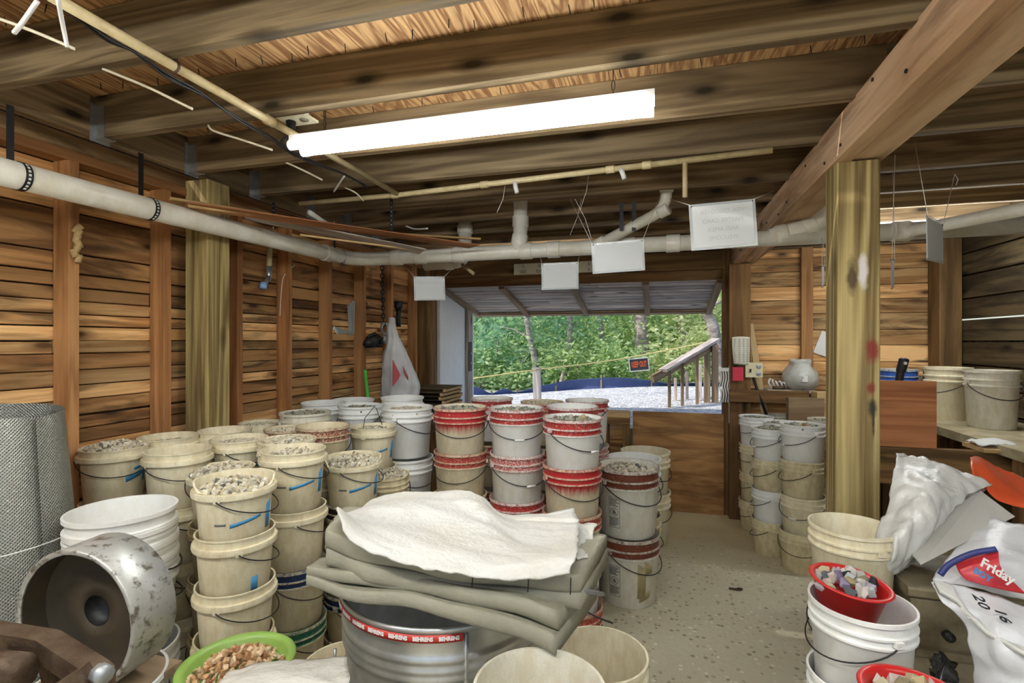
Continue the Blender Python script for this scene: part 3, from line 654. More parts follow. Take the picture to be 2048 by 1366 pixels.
for px, py, zt, lb in ((299, 412, 2.33, 'dark perforated strap holding the drain pipe near the shallow stud bays'), (681, 514, 2.33, 'dark perforated strap just before the elbow of the drain pipe'), (40, 352, 2.33, 'dark perforated strap at the near end of the drain pipe')):
    p = atX(px, py, -2.06); p.z = 2.06 + (p.y + 1.2) / 4.4 * .045; strap(p, zt, (1, lb))
for px, lb in ((1243, 'dark perforated strap round the slanting pipe'), (1268, 'dark perforated strap beside the slanting pipe')):
    p = atY(px, 462, 3.04); o = empty('pipe_strap', p, label=lb, cat='strap', group='perforated pipe straps')
    lumber('band', (0, 0, 0), (0, 0, 2.335 - p.z), .022, .002, m_iron, o, up=(1, 0, 0), ch=0)
for px, lb in ((783, 'dark perforated strap hanging by the supply pipe junction'), (547, 'dark perforated strap over the boards beside the big post')):
    p = atY(px, 470, 2.62 if px > 600 else 2.5); o = empty('pipe_strap', V((p.x, p.y, 2.335)), label=lb, cat='strap', group='perforated pipe straps'); q = .20 if px > 600 else .12
    lumber('band', (0, 0, -q), (0, 0, 0), .018, .002, m_iron, o, up=(1, 0, 0), ch=0)
    hb = MB()
    for k in range(6): hb.box((0, -.0015, -.02 - k * .025), (.006, .001, .008))
    hb.link('strap_holes', o, m_galv, kind='stuff')
p = atX(349, 146, -1.33); o = empty('pipe_hanger', V((-1.33, p.y, 2.318)), label='rusty clip holding the supply pipe to the second joist', cat='clip')
m = MB(); m.tube([(.017 * cos(t), 0, .017 * sin(t)) for t in [2 * pi * k / 14 for k in range(14)]], .004, 6, closed=True); m.link('ring', o, m_rustm); m = MB(); m.box((0, 0, .03), (.012, .012, .04)); m.link('tab', o, m_iron)
o = empty('mud_nest', V((-2.262, 1.53, 1.95)), label='lumpy tan mud wasp nest stuck on the wall stud below the drain pipe', cat='nest'); m = MB(); rn_ = random.Random(2)
for k in range(7): m.tube([(rn_.uniform(0, .012), rn_.uniform(-.012, .012), -.02 * k + .05), (rn_.uniform(0, .012), rn_.uniform(-.012, .012), -.02 * k + .02)], [.014, .011], 8)
m.link('mud_tubes', o, m_lath)
pipe('drain_riser', 'white riser pipe dropping into the cross drain beside the hanging bucket sign', [atY(1041, 380, 3.2), atY(1041, 468, 3.2), V((-.86, 3.2, 2.112))], .046, m_pvc, .12, [(0, .72), (1, .35)], 1.14, .035)
pipe('drain_riser', 'white riser pipe with trap behind the wood laths', [atY(930, 425, 3.55), atY(930, 522, 3.55), atY(850, 528, 3.55)], .05, m_pvc, .09, [(0, .35), (1, .4)], 1.15, .03)
p = atY(925, 530, 3.5); pipe('pipe_stub', 'short pale pipe stub poking out below the trap', [p, atY(947, 547, 3.4)], .012, m_cpvc)
pipe('vent_pipe', 'thinner pale pipe dropping from the joists and slanting down to the cross drain', [atY(1335, 318, 2.98), atY(1332, 418, 2.98), V((-.36, 3.18, 2.115))], .031, m_pvc, .09, [(0, .55), (1, .03), (1, .92)], 1.2, .03)
pipe('drain_riser', 'white elbow riser hidden partly behind the painted post', [V((.62, 3.2, 2.118)), V((.80, 3.2, 2.16)), atY(1645, 440, 3.18), atY(1650, 410, 3.18)], .05, m_pvc, .06, [(0, .3), (1, .3)], 1.12, .03)
pipe('drain_branch', 'thin pale pipe sloping up along the dark plank wall', [V((1.25, 3.14, 2.14)), atY(1812, 464, 3.12), atY(2075, 413, 2.7)], .03, m_pvc, .03, [(0, .9)], 1.2, .04)
w0 = atX(100, -14, -1.33); w1 = atX(797, 398, -1.33); w0.z = w1.z = 2.318
sup = pipe('water_pipe', 'thin yellowed supply pipe under the joists running towards the doorway', [w0, w1], .0135, m_cpvc, .02, [(0, .42)], 1.3, .02)
x0 = atY(600, 432, w1.y + .0); x1 = atY(1545, 307, 2.33)
x0.z = 2.312; x1.z = 2.318
sup2 = pipe('water_pipe', 'thin yellowed supply pipe crossing the room under the joists', [x0, w1 + V((0, -.005, -.005)), x1], .0135, m_cpvc, .02, [(0, .97), (1, .28), (1, .63), (1, .72)], 1.3, .02)
for t, dz, lb in ((.37, -.07, 1), (.655, -.06, 1), (.81, -.16, 0)):
    p = w1.lerp(x1, t) - sup2.location; m = MB(); m.tube([p, p + V((.012 * lb, -.03 * lb, dz * .6)), p + V((.02 * lb, -.03 * lb, dz))], .011, 10); m.link('drop_stub', sup2, m_white if lb else m_cpvc)
# black cables beside the supply pipe, loose cable ends
cb = empty('cable_bundle', (-1.36, 1.5, 2.30), label='black cables strapped beside the yellowed supply pipe', cat='cable'); rc = random.Random(4)
for k in range(3):
    pts = []
    for px, py in ((88, -6), (150, 30), (215, 78), (270, 108), (335, 152), (400, 185), (470, 232), (540, 275), (610, 318), (690, 352), (735, 372)):
        p = atX(px, py + rc.uniform(-5, 5), -1.345 - .005 * k); p.z = min(p.z, 2.326); pts.append(p - cb.location)
    m = MB(); m.tube(spline(pts, 4), .0035, 5); m.link('cable', cb, m_wire)
loose = [([(0, 38), (70, 64), (150, 98)], 2.285, 'cream'), ([(205, 137), (290, 172), (340, 196), (385, 218)], 2.285, 'cream'), ([(417, 250), (428, 262), (485, 280), (545, 300)], 2.285, 'cream'), ([(572, 325), (605, 340), (645, 360)], 2.285, 'cream'), ([(690, 375), (712, 386), (727, 402)], 2.285, 'cream'),
         ([(75, 2), (45, 45), (28, 66)], 2.2, 'white'), ([(115, -5), (128, 62), (135, 95)], 2.2, 'white'), ([(690, 350), (668, 383)], 2.285, 'white'), ([(812, 452), (830, 458), (855, 457)], 2.2, 'white')]
wh = ['by the first joist', 'crossing the second joist', 'beside the lamp end', 'below the lamp end', 'above the pale laths', 'hanging at the near end of the supply pipe', 'bent beside the black cables', 'tied to the supply pipe near the crossing', 'above the red board']
for (pts, zz, cl), w in zip(loose, wh):
    P = []
    for i, (x, y) in enumerate(pts):
        P.append(atZ(x, y, zz + .05 - .03 * i))
    m = MB(); m.tube(spline(P, 5), .0042 if cl == 'cream' else .0048, 6); m.link('cable_end', mat=m_jacket if cl == 'cream' else m_white, label='loose %s cable end %s' % (cl, w), cat='cable', group='loose cable ends')
# laths and boards lying across the pipes
def lay(name, lb, a, b, w, t, mt, da, db, up=(1, -.5, 0), cat='board'): return lumber(name, at(*a, da), at(*b, db), w, t, mt, up=up, label=lb, cat=cat, group='boards lying on the pipes')
lay('board', 'reddish pine board lying across the drain pipe under the laths', (372, 410), (948, 493), .13, .006, m_redboard, 2.30, 3.22)
lay('board', 'grey board tucked under the reddish board on the drain pipe', (490, 432), (845, 503), .14, .006, m_grey, 2.62, 3.05)
lay('lath', 'pale lath along the top of the reddish board', (340, 397), (770, 468), .03, .012, m_lath, 2.32, 2.95, cat='lath')
lay('lath', 'short pale lath poking out past the reddish board towards the riser', (700, 463), (960, 478), .03, .012, m_lath, 2.9, 3.25, cat='lath')
lay('lath', 'thin pale lath under the grey board', (600, 470), (830, 500), .02, .01, m_lath, 2.7, 3.05, cat='lath')
m = MB(); m.tube([at(376, 411, 2.28), at(560, 435, 2.55)], .009, 10); m.link('dowel', mat=m_lath, label='round wooden dowel lying on the drain pipe end', cat='dowel')
m = MB(); m.tube([at(618, 424, 2.75), at(662, 453, 2.95)], .013, 12); m.link('pipe_offcut', mat=m_pvc, label='short white pipe offcut sticking up behind the boards', cat='pipe')

# ------------------------------------------------------------------ hanging signs
def sign(label, c, w, h, rz, ups, lines=None, ry=0):
    o = empty('hanging_sign', c, rz, label=label, cat='sign', group='laminated signs on strings'); o.rotation_euler = (0, ry, rz)
    m = MB(); m.box((0, 0, 0), (w, .0015, h)); m.link('laminate', o, m_film)
    m = MB(); m.box((0, 0, 0), (w - .022, .0024, h - .02)); m.link('sheet', o, m_paper)
    R = Euler((0, ry, rz)).to_matrix().transposed()
    for s, u in zip((-1, 1), ups):
        a = V((s * (w / 2 - .008), 0, h / 2 - .008)); bq = R @ (V(u) - V(c)); m = MB(); m.tube([a + V((0, -.003, -.004)), a + V((s * .004, -.003, .006)), bq], .0013, 5); m.link('string', o, m_string)
        m = MB(); m.tube([a + V((0, -.002, 0)), a + V((0, .002, 0))], .004, 8); m.link('eyelet', o, m_iron)
    for (t, sz, zz) in lines or ():
        link('lettering', text_mesh(t, sz, ext=.0002), o, (0, -.0016, zz), (pi / 2, 0, 0), (-1, 1, 1), m_print)
    return o
Z = lambda p, z: V((p.x, p.y, z))
def sign_at(label, tl, tr, bl, dl, dr, upl, upr, lines=None):
    a, b, e = at(*tl, dl), at(*tr, dr), at(*bl, dl); w = (b - a).length; h = (a - e).length; c = (a + b) / 2 - V((0, 0, h / 2)); d = b - a
    return sign(label, c, w, h, atan2(d.y, d.x), (upl, upr), lines, -math.asin(d.z / w))
sign_at('laminated sign seen from behind, hanging below the pipe by the corner post', (828, 553), (890, 553), (831, 601), 3.25, 3.3, atY(813, 535, 3.17), atY(902, 540, 3.17), [('FAMILY BUCKET', .021, .035), ('SERVES 4', .016, .0), ('$25.00', .016, -.035)][:1])
sign_at('laminated bucket sign seen from behind, hanging over the numbered strip', (1083, 527), (1157, 524), (1085, 580), 3.02, 2.98, atY(1080, 512, 3.16), atY(1160, 508, 3.16), [('LARGEST BUCKET', .022, .042)])
sign_at('blank laminated sheet with glare hanging beside the slanting pipe', (1184, 487), (1289, 478), (1186, 548), 2.62, 2.56, atZ(1140, 398, 2.334), atY(1322, 385, 2.955), None)
sign_at('large laminated card sign seen from behind, hanging next to the pine beam', (1380, 410), (1513, 397), (1383, 502), 2.06, 2.02, atY(1340, 398, 2.96), atX(1548, 382, .632), [('VISA, DISCOVER', .0235, .055), ('MASTER CARD', .0235, .019), ('AND AMEX', .0235, -.016), ('WELCOME', .0235, -.05)])
sign_at('laminated sign hanging edge-on in front of the dark plank wall', (1853, 428), (1886, 447), (1849, 520), 1.85, 2.1, atZ(1829, 282, 2.334), atZ(1909, 350, 2.334), None)
sign_at('narrow edge-on laminated strip hanging beside the painted post', (1782, 516), (1788, 517), (1780, 580), 2.2, 2.42, atZ(1790, 310, 2.334), atZ(1786, 345, 2.334), None)
sign_at('thin edge-on laminated strip visible just before the painted post', (1643, 530), (1648, 530), (1643, 577), 2.7, 2.95, atY(1644, 470, 3.17), atY(1646, 470, 3.17), None)
for (a, b, d1, d2, lb) in (((1150, 398), (1183, 478), 2.62, 2.62, 'crossed white string above the blank sheet'), ((1163, 398), (1140, 470), 2.9, 2.9, 'thin white string hanging behind the crossed string'), ((1010, 372), (994, 425), 2.5, 2.5, 'short white thread under the supply pipe'), ((1178, 345), (1160, 420), 2.6, 2.6, 'white thread dangling from the crossing supply pipe'), ((1909, 348), (1912, 370), 2.1, 2.1, 'short white string tail on the far joist')):
    m = MB(); m.tube([at(*a, d1), (at(*a, d1) + at(*b, d2)) / 2 + V((.01, 0, 0)), at(*b, d2)], .0013, 5); m.link('string', mat=m_string, label=lb, cat='string', group='loose strings')
# numbered measuring strip on the header
a, b2 = atY(1031, 540, 4.875), atY(1187, 532, 4.875); o = empty('number_strip', (a + b2) / 2, label='cream strip with handwritten numbers fixed to the header over the doorway', cat='strip'); w = (b2 - a).length * 1.25
m = MB(); m.box((.08, 0, 0), (w, .008, .105)); m.link('strip', o, plain('cream_card', (.66, .62, .46), .6))
for i, (t1, t2) in enumerate((('15', '1602'), ('30', '3203'), ('45', '4804'), ('60', '6405'), ('6', '6'))):
    x = -.305 + i * .163 + (0 if i < 4 else -.01)
    for t, zz in ((t1, .026), (t2, -.026)): link('lettering', text_mesh(t, .044), o, (x, -.0045, zz), (pi / 2, 0, 0), (.8, 1, 1), m_ink)

# ------------------------------------------------------------------ things on the plank wall
def wp(px, py, off=.07): return atX(px, py, XLS + off)
o = empty('hose_tap', wp(540, 500, .08), label='small brass tap on a pale stub pipe between the wall studs', cat='tap'); b0 = o.location.copy()
m = MB(); m.tube([wp(539, 495, .08) - b0, wp(538, 536, .08) - b0], .016, 12); m.link('stub_pipe', o, m_cpvc)
m = MB(); m.tube([wp(538, 534, .08) - b0, wp(537, 562, .09) - b0], [.02, .014], 10); m.tube([wp(537, 555, .09) - b0, wp(527, 572, .13) - b0], [.014, .013], 10); m.link('tap_body', o, m_steel)
m = MB(); m.tube([wp(527, 566, .13) - b0, wp(526, 577, .135) - b0], .02, 12); m.link('tap_handle', o, plain('tap_blue', (.25, .45, .75), .3))
m = MB(); m.tube([(-2.30, 2.25, 2.13), (-2.30, 2.62, 2.125)], .011, 8); m.link('wall_conduit', mat=m_pvc, label='thin white conduit across the stud bay above the tap', cat='pipe')
m = MB(); m.tube(spline([wp(590, 530), wp(568, 552), wp(562, 590), wp(560, 632)], 5), .003, 6); m.link('wall_wire', mat=m_jacket, label='thin pale wire looping down the stud beside the tap', cat='wire')
for k in range(3):
    q = [wp(706 - k * 4, 602 + 4 * k, .08), wp(705 - k * 2, 668 - 2 * k, .10 + .01 * k), wp(668 + 3 * k, 656 + 4 * k, .22)]
    o = empty('shelf_bracket', q[1], label='grey steel shelf bracket hung by the stud, %s of three' % ('outermost', 'middle', 'innermost')[k], cat='bracket', group='shelf brackets on the wall')
    lumber('arm', q[1] - q[1], q[0] - q[1], .028, .006, m_steel, o, up=(1, .3, 0)); lumber('arm', V((0, 0, 0)), q[2] - q[1], .028, .006, m_steel, o, up=(0, 0, 1))
o = empty('hanging_chain', wp(768, 540, .1), label='dark steel chain hanging between the wall studs', cat='chain'); b0 = o.location.copy()
a, b2 = wp(764, 520, .10) - b0, wp(767, 648, .10) - b0
lm = MB(); lm.tube([(.016 * cos(t), 0, .024 * sin(t)) for t in [2 * pi * k / 10 for k in range(10)]], .005, 6, closed=True); lk = lm.mesh('chain_link', m_iron)
for k in range(17): link('chain_link', lk, o, a.lerp(b2, k / 16), (0, 0, (k % 2) * pi / 2 + .4))
c = wp(768, 657, .10); o = empty('pipe_clamp', c, label='grey hexagonal clamp ring at the end of the chain', cat='clamp'); m = MB()
m.tube([(.004, .055 * cos(t), .05 * sin(t)) for t in [2 * pi * k / 6 for k in range(6)]], .012, 6, closed=True, smooth=False); m.link('ring', o, m_steel)
m = MB(); m.tube([(0, 0, -.06), (0, 0, -.13)], [.016, .03], 8); m.link('shank', o, m_steel)
c = wp(748, 684, .14); o = empty('black_coupler', c, label='black cast coupler hanging under the clamp ring', cat='coupler')
m = MB(); m.tube([V((0, -.12, -.02)), V((0, -.06, 0)), V((0, .03, .012)), V((.01, .09, .02))], [.03, .05, .055, .03], 12); m.link('body', o, m_iron)
m = MB(); m.tube([(.05 + .01 * cos(t), .03 * cos(t), .03 * sin(t)) for t in [2 * pi * k / 10 for k in range(10)]], .012, 6, closed=True); m.link('socket_ring', o, m_iron)
m = MB(); m.tube([(0, -.1, .04), (.02, -.02, .07), (0, .07, .05)], .012, 6); m.link('lever', o, m_iron)
o = empty('flashlight', wp(797, 625, .10), label='black flashlight hung between the last wall studs', cat='flashlight')
m = MB(); m.tube([(0, 0, -.13), (0, 0, .02)], .022, 12); m.link('barrel', o, m_iron)
m = MB(); m.tube([(0, 0, .02), (0, 0, .05), (.0, 0, .10)], [.024, .042, .038], 14); m.link('lamp_head', o, m_iron)
m = MB(); m.tube(spline([wp(730, 740, .12), wp(733, 770, .12), wp(738, 815, .14), wp(742, 850, .16)], 4), .014, 8); m.link('green_stick', mat=plain('green_plastic_stick', (.10, .55, .07), .4), label='bright green plastic stick leaning in the stud bay', cat='stick')
# grocery bag on the wall
ctr = [(782, 636, 6), (784, 655, 8), (786, 680, 13), (789, 700, 20), (793, 725, 26), (798, 750, 31), (801, 775, 34), (802, 792, 33), (802, 797, 24)]
def pouch(ctr, X, ny, dep, seed, n=32, amp=.012):
    P = [atX(x, y, X) for x, y, w in ctr]; W = [abs((atX(x + w, y, X) - atX(x - w, y, X)).y) / 2 for x, y, w in ctr]; W = [w * .42 for w in W]; vs = []; fs = []
    i0 = spline(P, 4); w0 = spline([V((w, 0, 0)) for w in W], 4)
    for i, (p, w) in enumerate(zip(i0, w0)):
        for k in range(n):
            t = 2 * pi * k / n; r = w.x * (1 + .10 * sin(7 * t + i * .22 + seed) + .06 * sin(13 * t + i * .1)); q = p + V((max(2.2 * dep * r, .012) * cos(t), r * sin(t), 0)); vs.append(q + noise.noise_vector(q * 14) * amp)
    for i in range(len(i0) - 1): fs += [(i * n + k, i * n + (k + 1) % n, (i + 1) * n + (k + 1) % n, (i + 1) * n + k) for k in range(n)]
    fs.append(tuple(range((len(i0) - 1) * n, len(i0) * n))); m = MB(); m.add(vs, fs, True); return m, i0, w0
gb = empty('grocery_bag', atX(798, 795, -2.09), label='white plastic grocery bag with red panels hanging on the wall stud', cat='bag'); m, i0, w0 = pouch(ctr, -2.09, 0, .55, 1)
m.v = [tuple(V(v) - gb.location) for v in m.v]; m.link('film', gb, m_clear)
m_red = plain('printed_red', (.55, .03, .04), .35)
def patch(pts, X): return [atX(x, y, X) - gb.location for x, y in pts]
for ps in ([(786, 720), (801, 750), (798, 757), (786, 772)], [(806, 732), (830, 780), (827, 783), (809, 745)]):
    v = patch(ps, -1.97); m = MB(); m.add(v + [q + V((-.004, 0, 0)) for q in v], [(0, 1, 2, 3), (7, 6, 5, 4), (0, 4, 5, 1), (1, 5, 6, 2), (2, 6, 7, 3), (3, 7, 4, 0)]); m.link('red_print', gb, m_red)
# stack of slatted screens on the pails by the corner post
o0 = atY(885, 805, 4.3)
for k in range(6):
    o = empty('slatted_tray', V((-1.97 + .01 * (k % 2), 4.35 + .012 * ((k * 7) % 3), .93 + .034 * k)), .05 * ((k % 3) - 1), label='slatted wooden tray, %s in the pile by the corner post' % ['bottom', 'second from bottom', 'third from bottom', 'third from top', 'second from top', 'topmost'][k], cat='tray', group='pile of slatted trays')
    for x in (-.17, .17): lumber('side_rail', (x, -.22, 0), (x, .22, 0), .026, .03, m_lath, o, up=(0, 0, 1))
    for q in range(9): lumber('slat', (-.19, -.2 + .05 * q, .014), (.19, -.2 + .05 * q, .014), .03, .006, m_dark, o, up=(0, 1, 0))
tb = empty('trestle_table', (-1.97, 4.36, 0), label='low wooden stand under the pile of slatted trays', cat='stand')
lumber('top_board', (-.24, -.02, .895), (.24, -.02, .895), .46, .03, m_rail, tb, up=(0, 1, 0))
for x in (-.2, .2):
    for y in (-.2, .18): lumber('leg', (x, y, 0), (x, y, .88), .05, .05, m_rail, tb, up=(0, 1, 0))

# ------------------------------------------------------------------ far right wall things
c = atY(1481, 700, 4.75); o = empty('price_list', c, label='cream printed list hanging on the jamb post', cat='paper'); o.rotation_euler = (0, 0, .12)
m = sheet_mesh([[(-.07, 0, .11), (0, -.02, .115), (.075, 0, .11)], [(-.07, -.01, 0), (0, -.03, 0), (.075, 0, 0)], [(-.055, 0, -.12), (.01, -.02, -.125), (.07, 0, -.125)]], 5, .001); m.link('sheet', o, plain('cream_paper', (.70, .68, .56), .6))
m = MB()
for r_ in range(13):
    for cc in range(4): m.box((-.05 + .034 * cc, -.034 + .012 * abs(cc - 1.4), .09 - .0155 * r_), (.014, .001, .0045))
m.link('printed_rows', o, m_greyprint, kind='stuff')
c = atY(1476, 748, 4.755); m = MB(); m.box((0, 0, 0), (.085, .003, .115)); m.link('red_card', mat=plain('crimson_card', (.62, .03, .07), .6), loc=c, label='small crimson card pinned on the jamb post', cat='card')
c = atY(1508, 740, 4.76); o = empty('switch_plate', c, label='ivory plate with light switch and twin socket', cat='switch')
m = MB(); m.box((0, 0, 0), (.135, .012, .125)); m.link('plate', o, plain('ivory', (.72, .66, .42), .4))
m = MB(); m.box((-.03, -.012, -.005), (.012, .02, .028)); m.link('toggle', o, m_iron)
for zq in (.03, -.03):
    m = MB(); m.tube([(.035, -.006, zq), (.035, -.011, zq)], .021, 12); s_ = m.link('socket', o, plain('socket_grey', (.55, .58, .62), .4))
    m = MB(); m.box((.028, -.012, zq), (.004, .002, .012)); m.box((.042, -.012, zq), (.004, .002, .012)); m.link('slots', o, m_iron)
lumber('leaning_board', atY(1500, 648, 4.88), atY(1532, 850, 4.80), .05, .02, m_lath, up=(1, 0, 0), label='narrow pale board leaning beside the jamb post', cat='board')
m = MB(); m.tube([atY(1506, 755, 4.72), atY(1533, 830, 4.70)], .012, 8); m.link('dark_rod', mat=m_iron, label='dark rod leaning under the switch plate', cat='rod')
o = empty('expanding_gate', atY(1448, 800, 4.8), label='white lattice strip standing at the doorway jamb', cat='lattice')
for k in range(4): 
    m = MB(); m.tube(spline([V((-.03 + .02 * k, 0, -.02 + .0)), V((-.022 + .02 * k, 0, .05)), V((-.035 + .02 * k, 0, .12)), V((-.022 + .02 * k, 0, .19)), V((-.03 + .02 * k, 0, .26))], 4), .006, 6); m.link('lattice_strip', o, m_white)
m = MB(); m.box((.045, 0, .05), (.012, .02, .5)); m.link('side_channel', o, m_white)
m = MB(); m.box((0, 0, .265), (.09, .02, .03)); m.link('top_bar', o, m_white)
a, b2 = atY(1458, 791, 4.72), atY(1590, 797, 4.72); b2.z = a.z
sh = empty('wall_shelf', (a + b2) / 2, label='narrow timber shelf rail fixed between jamb post and wall stud', cat='shelf')
lumber('front_rail', a - sh.location, b2 - sh.location + V((.1, 0, 0)), .105, .04, m_postdark, sh)
lumber('shelf_board', a - sh.location + V((.05, .13, .03)), b2 - sh.location + V((.25, .13, .03)), .22, .03, m_postdark, sh, up=(0, 1, 0))
m = MB(); m.box((0, 0, 0), (.36, .2, .025)); m.link('white_board', mat=m_gray, loc=atY(1577, 781, 4.82), rot=(0, 0, .03), label='pale board lying on the timber shelf under the wrapped bundle', cat='board')
c = atY(1601, 753, 4.78)
o = empty('wrapped_bundle', c, label='round bundle wrapped in clear grey plastic on the shelf', cat='bundle'); m = MB()
prof = [(0.001, -.115), (.08, -.11), (.125, -.06), (.135, -.01), (.122, .045), (.09, .08), (.08, .095), (.08, .115), (.085, .135), (.07, .14), (.001, .135)]
m.lathe(prof, 30, lambda a, r, z, j, i: (r * (1 + .14 * noise.noise(V((cos(a) * 2, sin(a) * 2, z * 14)))), z + .008 * sin(3 * a))); m.link('wrapping', o, plain('grey_film', (.52, .52, .47), .25, var=.3, ns=14, bump=.7, bscale=26))
m = MB(); m.box((0, -.135, -.01), (.04, .004, .05)); m.link('paper_tag', o, m_white)
o = empty('film_scrap', atY(1557, 772, 4.76), label='crumpled clear film and small hardware beside the wrapped bundle', cat='scrap'); m = MB()
for k in range(5): m.tube(spline([V((.03 * k - .06, 0, -.01)), V((.03 * k - .08, -.02, .03 + .01 * (k % 2))), V((.02 * k - .06, .01, .06 - .01 * k))], 3), .008, 5)
m.link('film_curl', o, m_clear); m = MB(); m.tube([(-.05, -.03, -.012), (.04, -.03, -.012)], .013, 10); m.link('brass_fitting', o, m_rustm)
for (px, py, Y, d, lb, mt) in ((1610, 822, 4.55, (.26, .06, .21), 'grey-brown block of wood standing under the shelf', m_rail), (1643, 860, 4.45, (.2, .1, .14), 'tan wooden block beside the painted post', m_lath), (1650, 795, 4.6, (.16, .12, .09), 'chunky offcut on top of the blocks', m_lath)):
    c = atY(px, py, Y); m = MB(); m.box((0, 0, 0), d, ch=.004); m.link('wood_block', mat=mt, loc=c, rot=(0, 0, .1), label=lb, cat='block', group='wood offcuts by the shelf')
bk = empty('sawhorse', (1.36, 4.62, 0), label='rough timber stand carrying the wood offcuts', cat='stand')
lumber('top_board', (-.24, -.03, .74), (.3, -.03, .74), .34, .05, m_postdark, bk, up=(0, 1, 0))
for x in (-.2, .26): lumber('leg', (x, 0, 0), (x, 0, .72), .08, .05, m_postdark, bk, up=(0, 1, 0))
c = atY(1655, 686, 3.0); m = MB(); m.box((0, 0, 0), (.12, .004, .20), M.Rotation(.35, 3, 'Y')); m.link('paper_note', mat=m_white, loc=atY(1650, 688, 4.98), label='white paper corner sticking out behind the painted post', cat='paper')
# table along the dark wall with board front
t = empty('work_table', (1.99, 3.95, 0), label='dusty plywood table along the dark plank wall', cat='table')
m = MB(); m.box((0, -.06, .975), (.60, 1.78, .05)); m.link('tabletop', t, m_table)
for x in (-.24, .24):
    for y in (-.85, .76): lumber('leg', (x, y, 0), (x, y, .95), .09, .09, m_postdark, t, up=(0, 1, 0))
lumber('crossbeam', (.92, 3.28, .855), (2.29, 3.28, .855), .2, .045, m_postdark, label='wide dark plank set on edge under the table front', cat='plank')
p = empty('crossbeam_stand', (1.0, 3.33, 0), label='short upright carrying the dark plank behind the painted post', cat='post'); lumber('upright', (0, 0, 0), (0, 0, .93), .09, .05, m_postdark, p, up=(1, 0, 0))
a = atY(1822, 828, 3.25); m = MB(); m.box((0, 0, 0), (.40, .02, .36)); m.link('stained_board', mat=m_redboard, loc=(a.x - .07, 3.29, 1.135), label='reddish stained board standing on the dark plank', cat='board')
lumber('support_block', (1.62, 3.30, .968), (1.80, 3.30, .968), .022, .2, m_lath, label='pale wood strip on the dark plank beside the stained board', cat='block')
m = sheet_mesh([[(0, 0, 0), (.1, .01, .012), (.2, 0, .0)], [(0, .08, .01), (.1, .08, .03), (.21, .09, .0)], [(0, .15, 0), (.1, .16, .012), (.2, .15, .01)]], 5, .006, .004, 12, edge=.012)
m.link('foam_scrap', mat=m_white, loc=(1.62, 3.22, .985), label='torn white foam scrap on the pale wood strip', cat='scrap')
c = atY(1803, 742, 3.36); o = empty('handsaw', c, label='black tool handle standing up behind the stained board', cat='tool'); o.rotation_euler = (0, .12, 0)
m = MB(); m.tube(fillet([(0, 0, -.18), (-.005, 0, -.02), (.004, 0, .06), (.004, 0, .075)], .02), [.02] * 6 + [.024] * 7 + [.012], 12); m.link('handle', o, m_iron)
m = MB(); m.box((-.01, .0, -.29), (.05, .004, .26)); m.link('blade', o, m_steel); m = MB(); m.tube([(.004, -.024, .045), (.004, -.027, .045)], .009, 10); m.link('hang_hole', o, m_white)

# ------------------------------------------------------------------ pails (built with rim radius 1, scaled to size)
HH = {'ribbed': 1.9, 'collar': 1.9, 'tall': 2.15}
def prof(kind):
    h = HH[kind]
    if kind == 'collar':
        o = [(0, 0), (.80, 0), (.83, .02), (.935, .785), (.95, .79), (1.045, .795), (1.06, .81), (1.06, .865), (1.045, .875), (.965, .88), (.965, .885), (.975, .975), (1, .98), (1, 1), (.955, 1)]
    else:
        o = [(0, 0), (.82, 0), (.85, .02), (.93, .715), (.935, .718), (.995, .722), (.998, .745), (.935, .755), (.935, .815), (.998, .822), (1.0, .845), (.94, .855), (.945, .945), (1, .955), (1, 1), (.955, 1)]
    return [(r, z * h) for r, z in o] + [(.93, .93 * h), (.82, .05 * h), (0, .05 * h)]
_pm = {}
def pail_mesh(kind, broken=0):
    if (kind, broken) not in _pm:
        h = HH[kind]; rg = random.Random(broken)
        def fn(a, r, z, j, i):
            if kind == 'collar' and r > 1.05 and i % 2: r -= .022
            if broken:
                q = -a - pi / 2 - 1.15; q = atan2(sin(q), cos(q))                       # 0 = side towards local -y
                cut = h * (1.0 if abs(q) > 1.25 else .885 + .03 * noise.noise(V((q * 5, broken, 0))))
                if 1.0 < abs(q) <= 1.5: cut = h * (.885 + .115 * ((abs(q) - 1.0) / .5) + .03 * noise.noise(V((q * 9, broken, 3))))
                z = min(z, cut)
                if abs(q) > 1.2 and z > .9 * h: z *= 1 + .012 * noise.noise(V((q * 4, broken, 9)))
            return r, z
        m = MB(); m.lathe(prof(kind), 80 if kind == 'collar' else 48, fn); _pm[kind, broken] = m.mesh('pail_body', sharp=50)
    return _pm[kind, broken]
def bail_mesh(h, drop, rad=1.035, n=26):
    zc = .80 * h; pts = [V((rad * cos(t), -rad * sin(t) * (1 + .02 * sin(t)), zc - drop * max(0, sin(t)) ** .75)) for t in [pi * k / n for k in range(n + 1)]]
    m = MB(); m.tube(pts, .017, 6); return m.mesh('bail', m_wire)
_ext = {}
def extras(kind):
    if kind not in _ext:
        h = HH[kind]; m = MB(); m.box((1.0, 0, .80 * h), (.10, .16, .12)); ear = m.mesh('ear'); m = MB()
        m.tube([(-.17, -1.065, .80 * h - .62), (.17, -1.065, .80 * h - .62)], .032, 10); grip = m.mesh('grip', m_white)
        _ext[kind] = (ear, bail_mesh(h, .62), grip, bail_mesh(h, .50, 1.07))
    return _ext[kind]
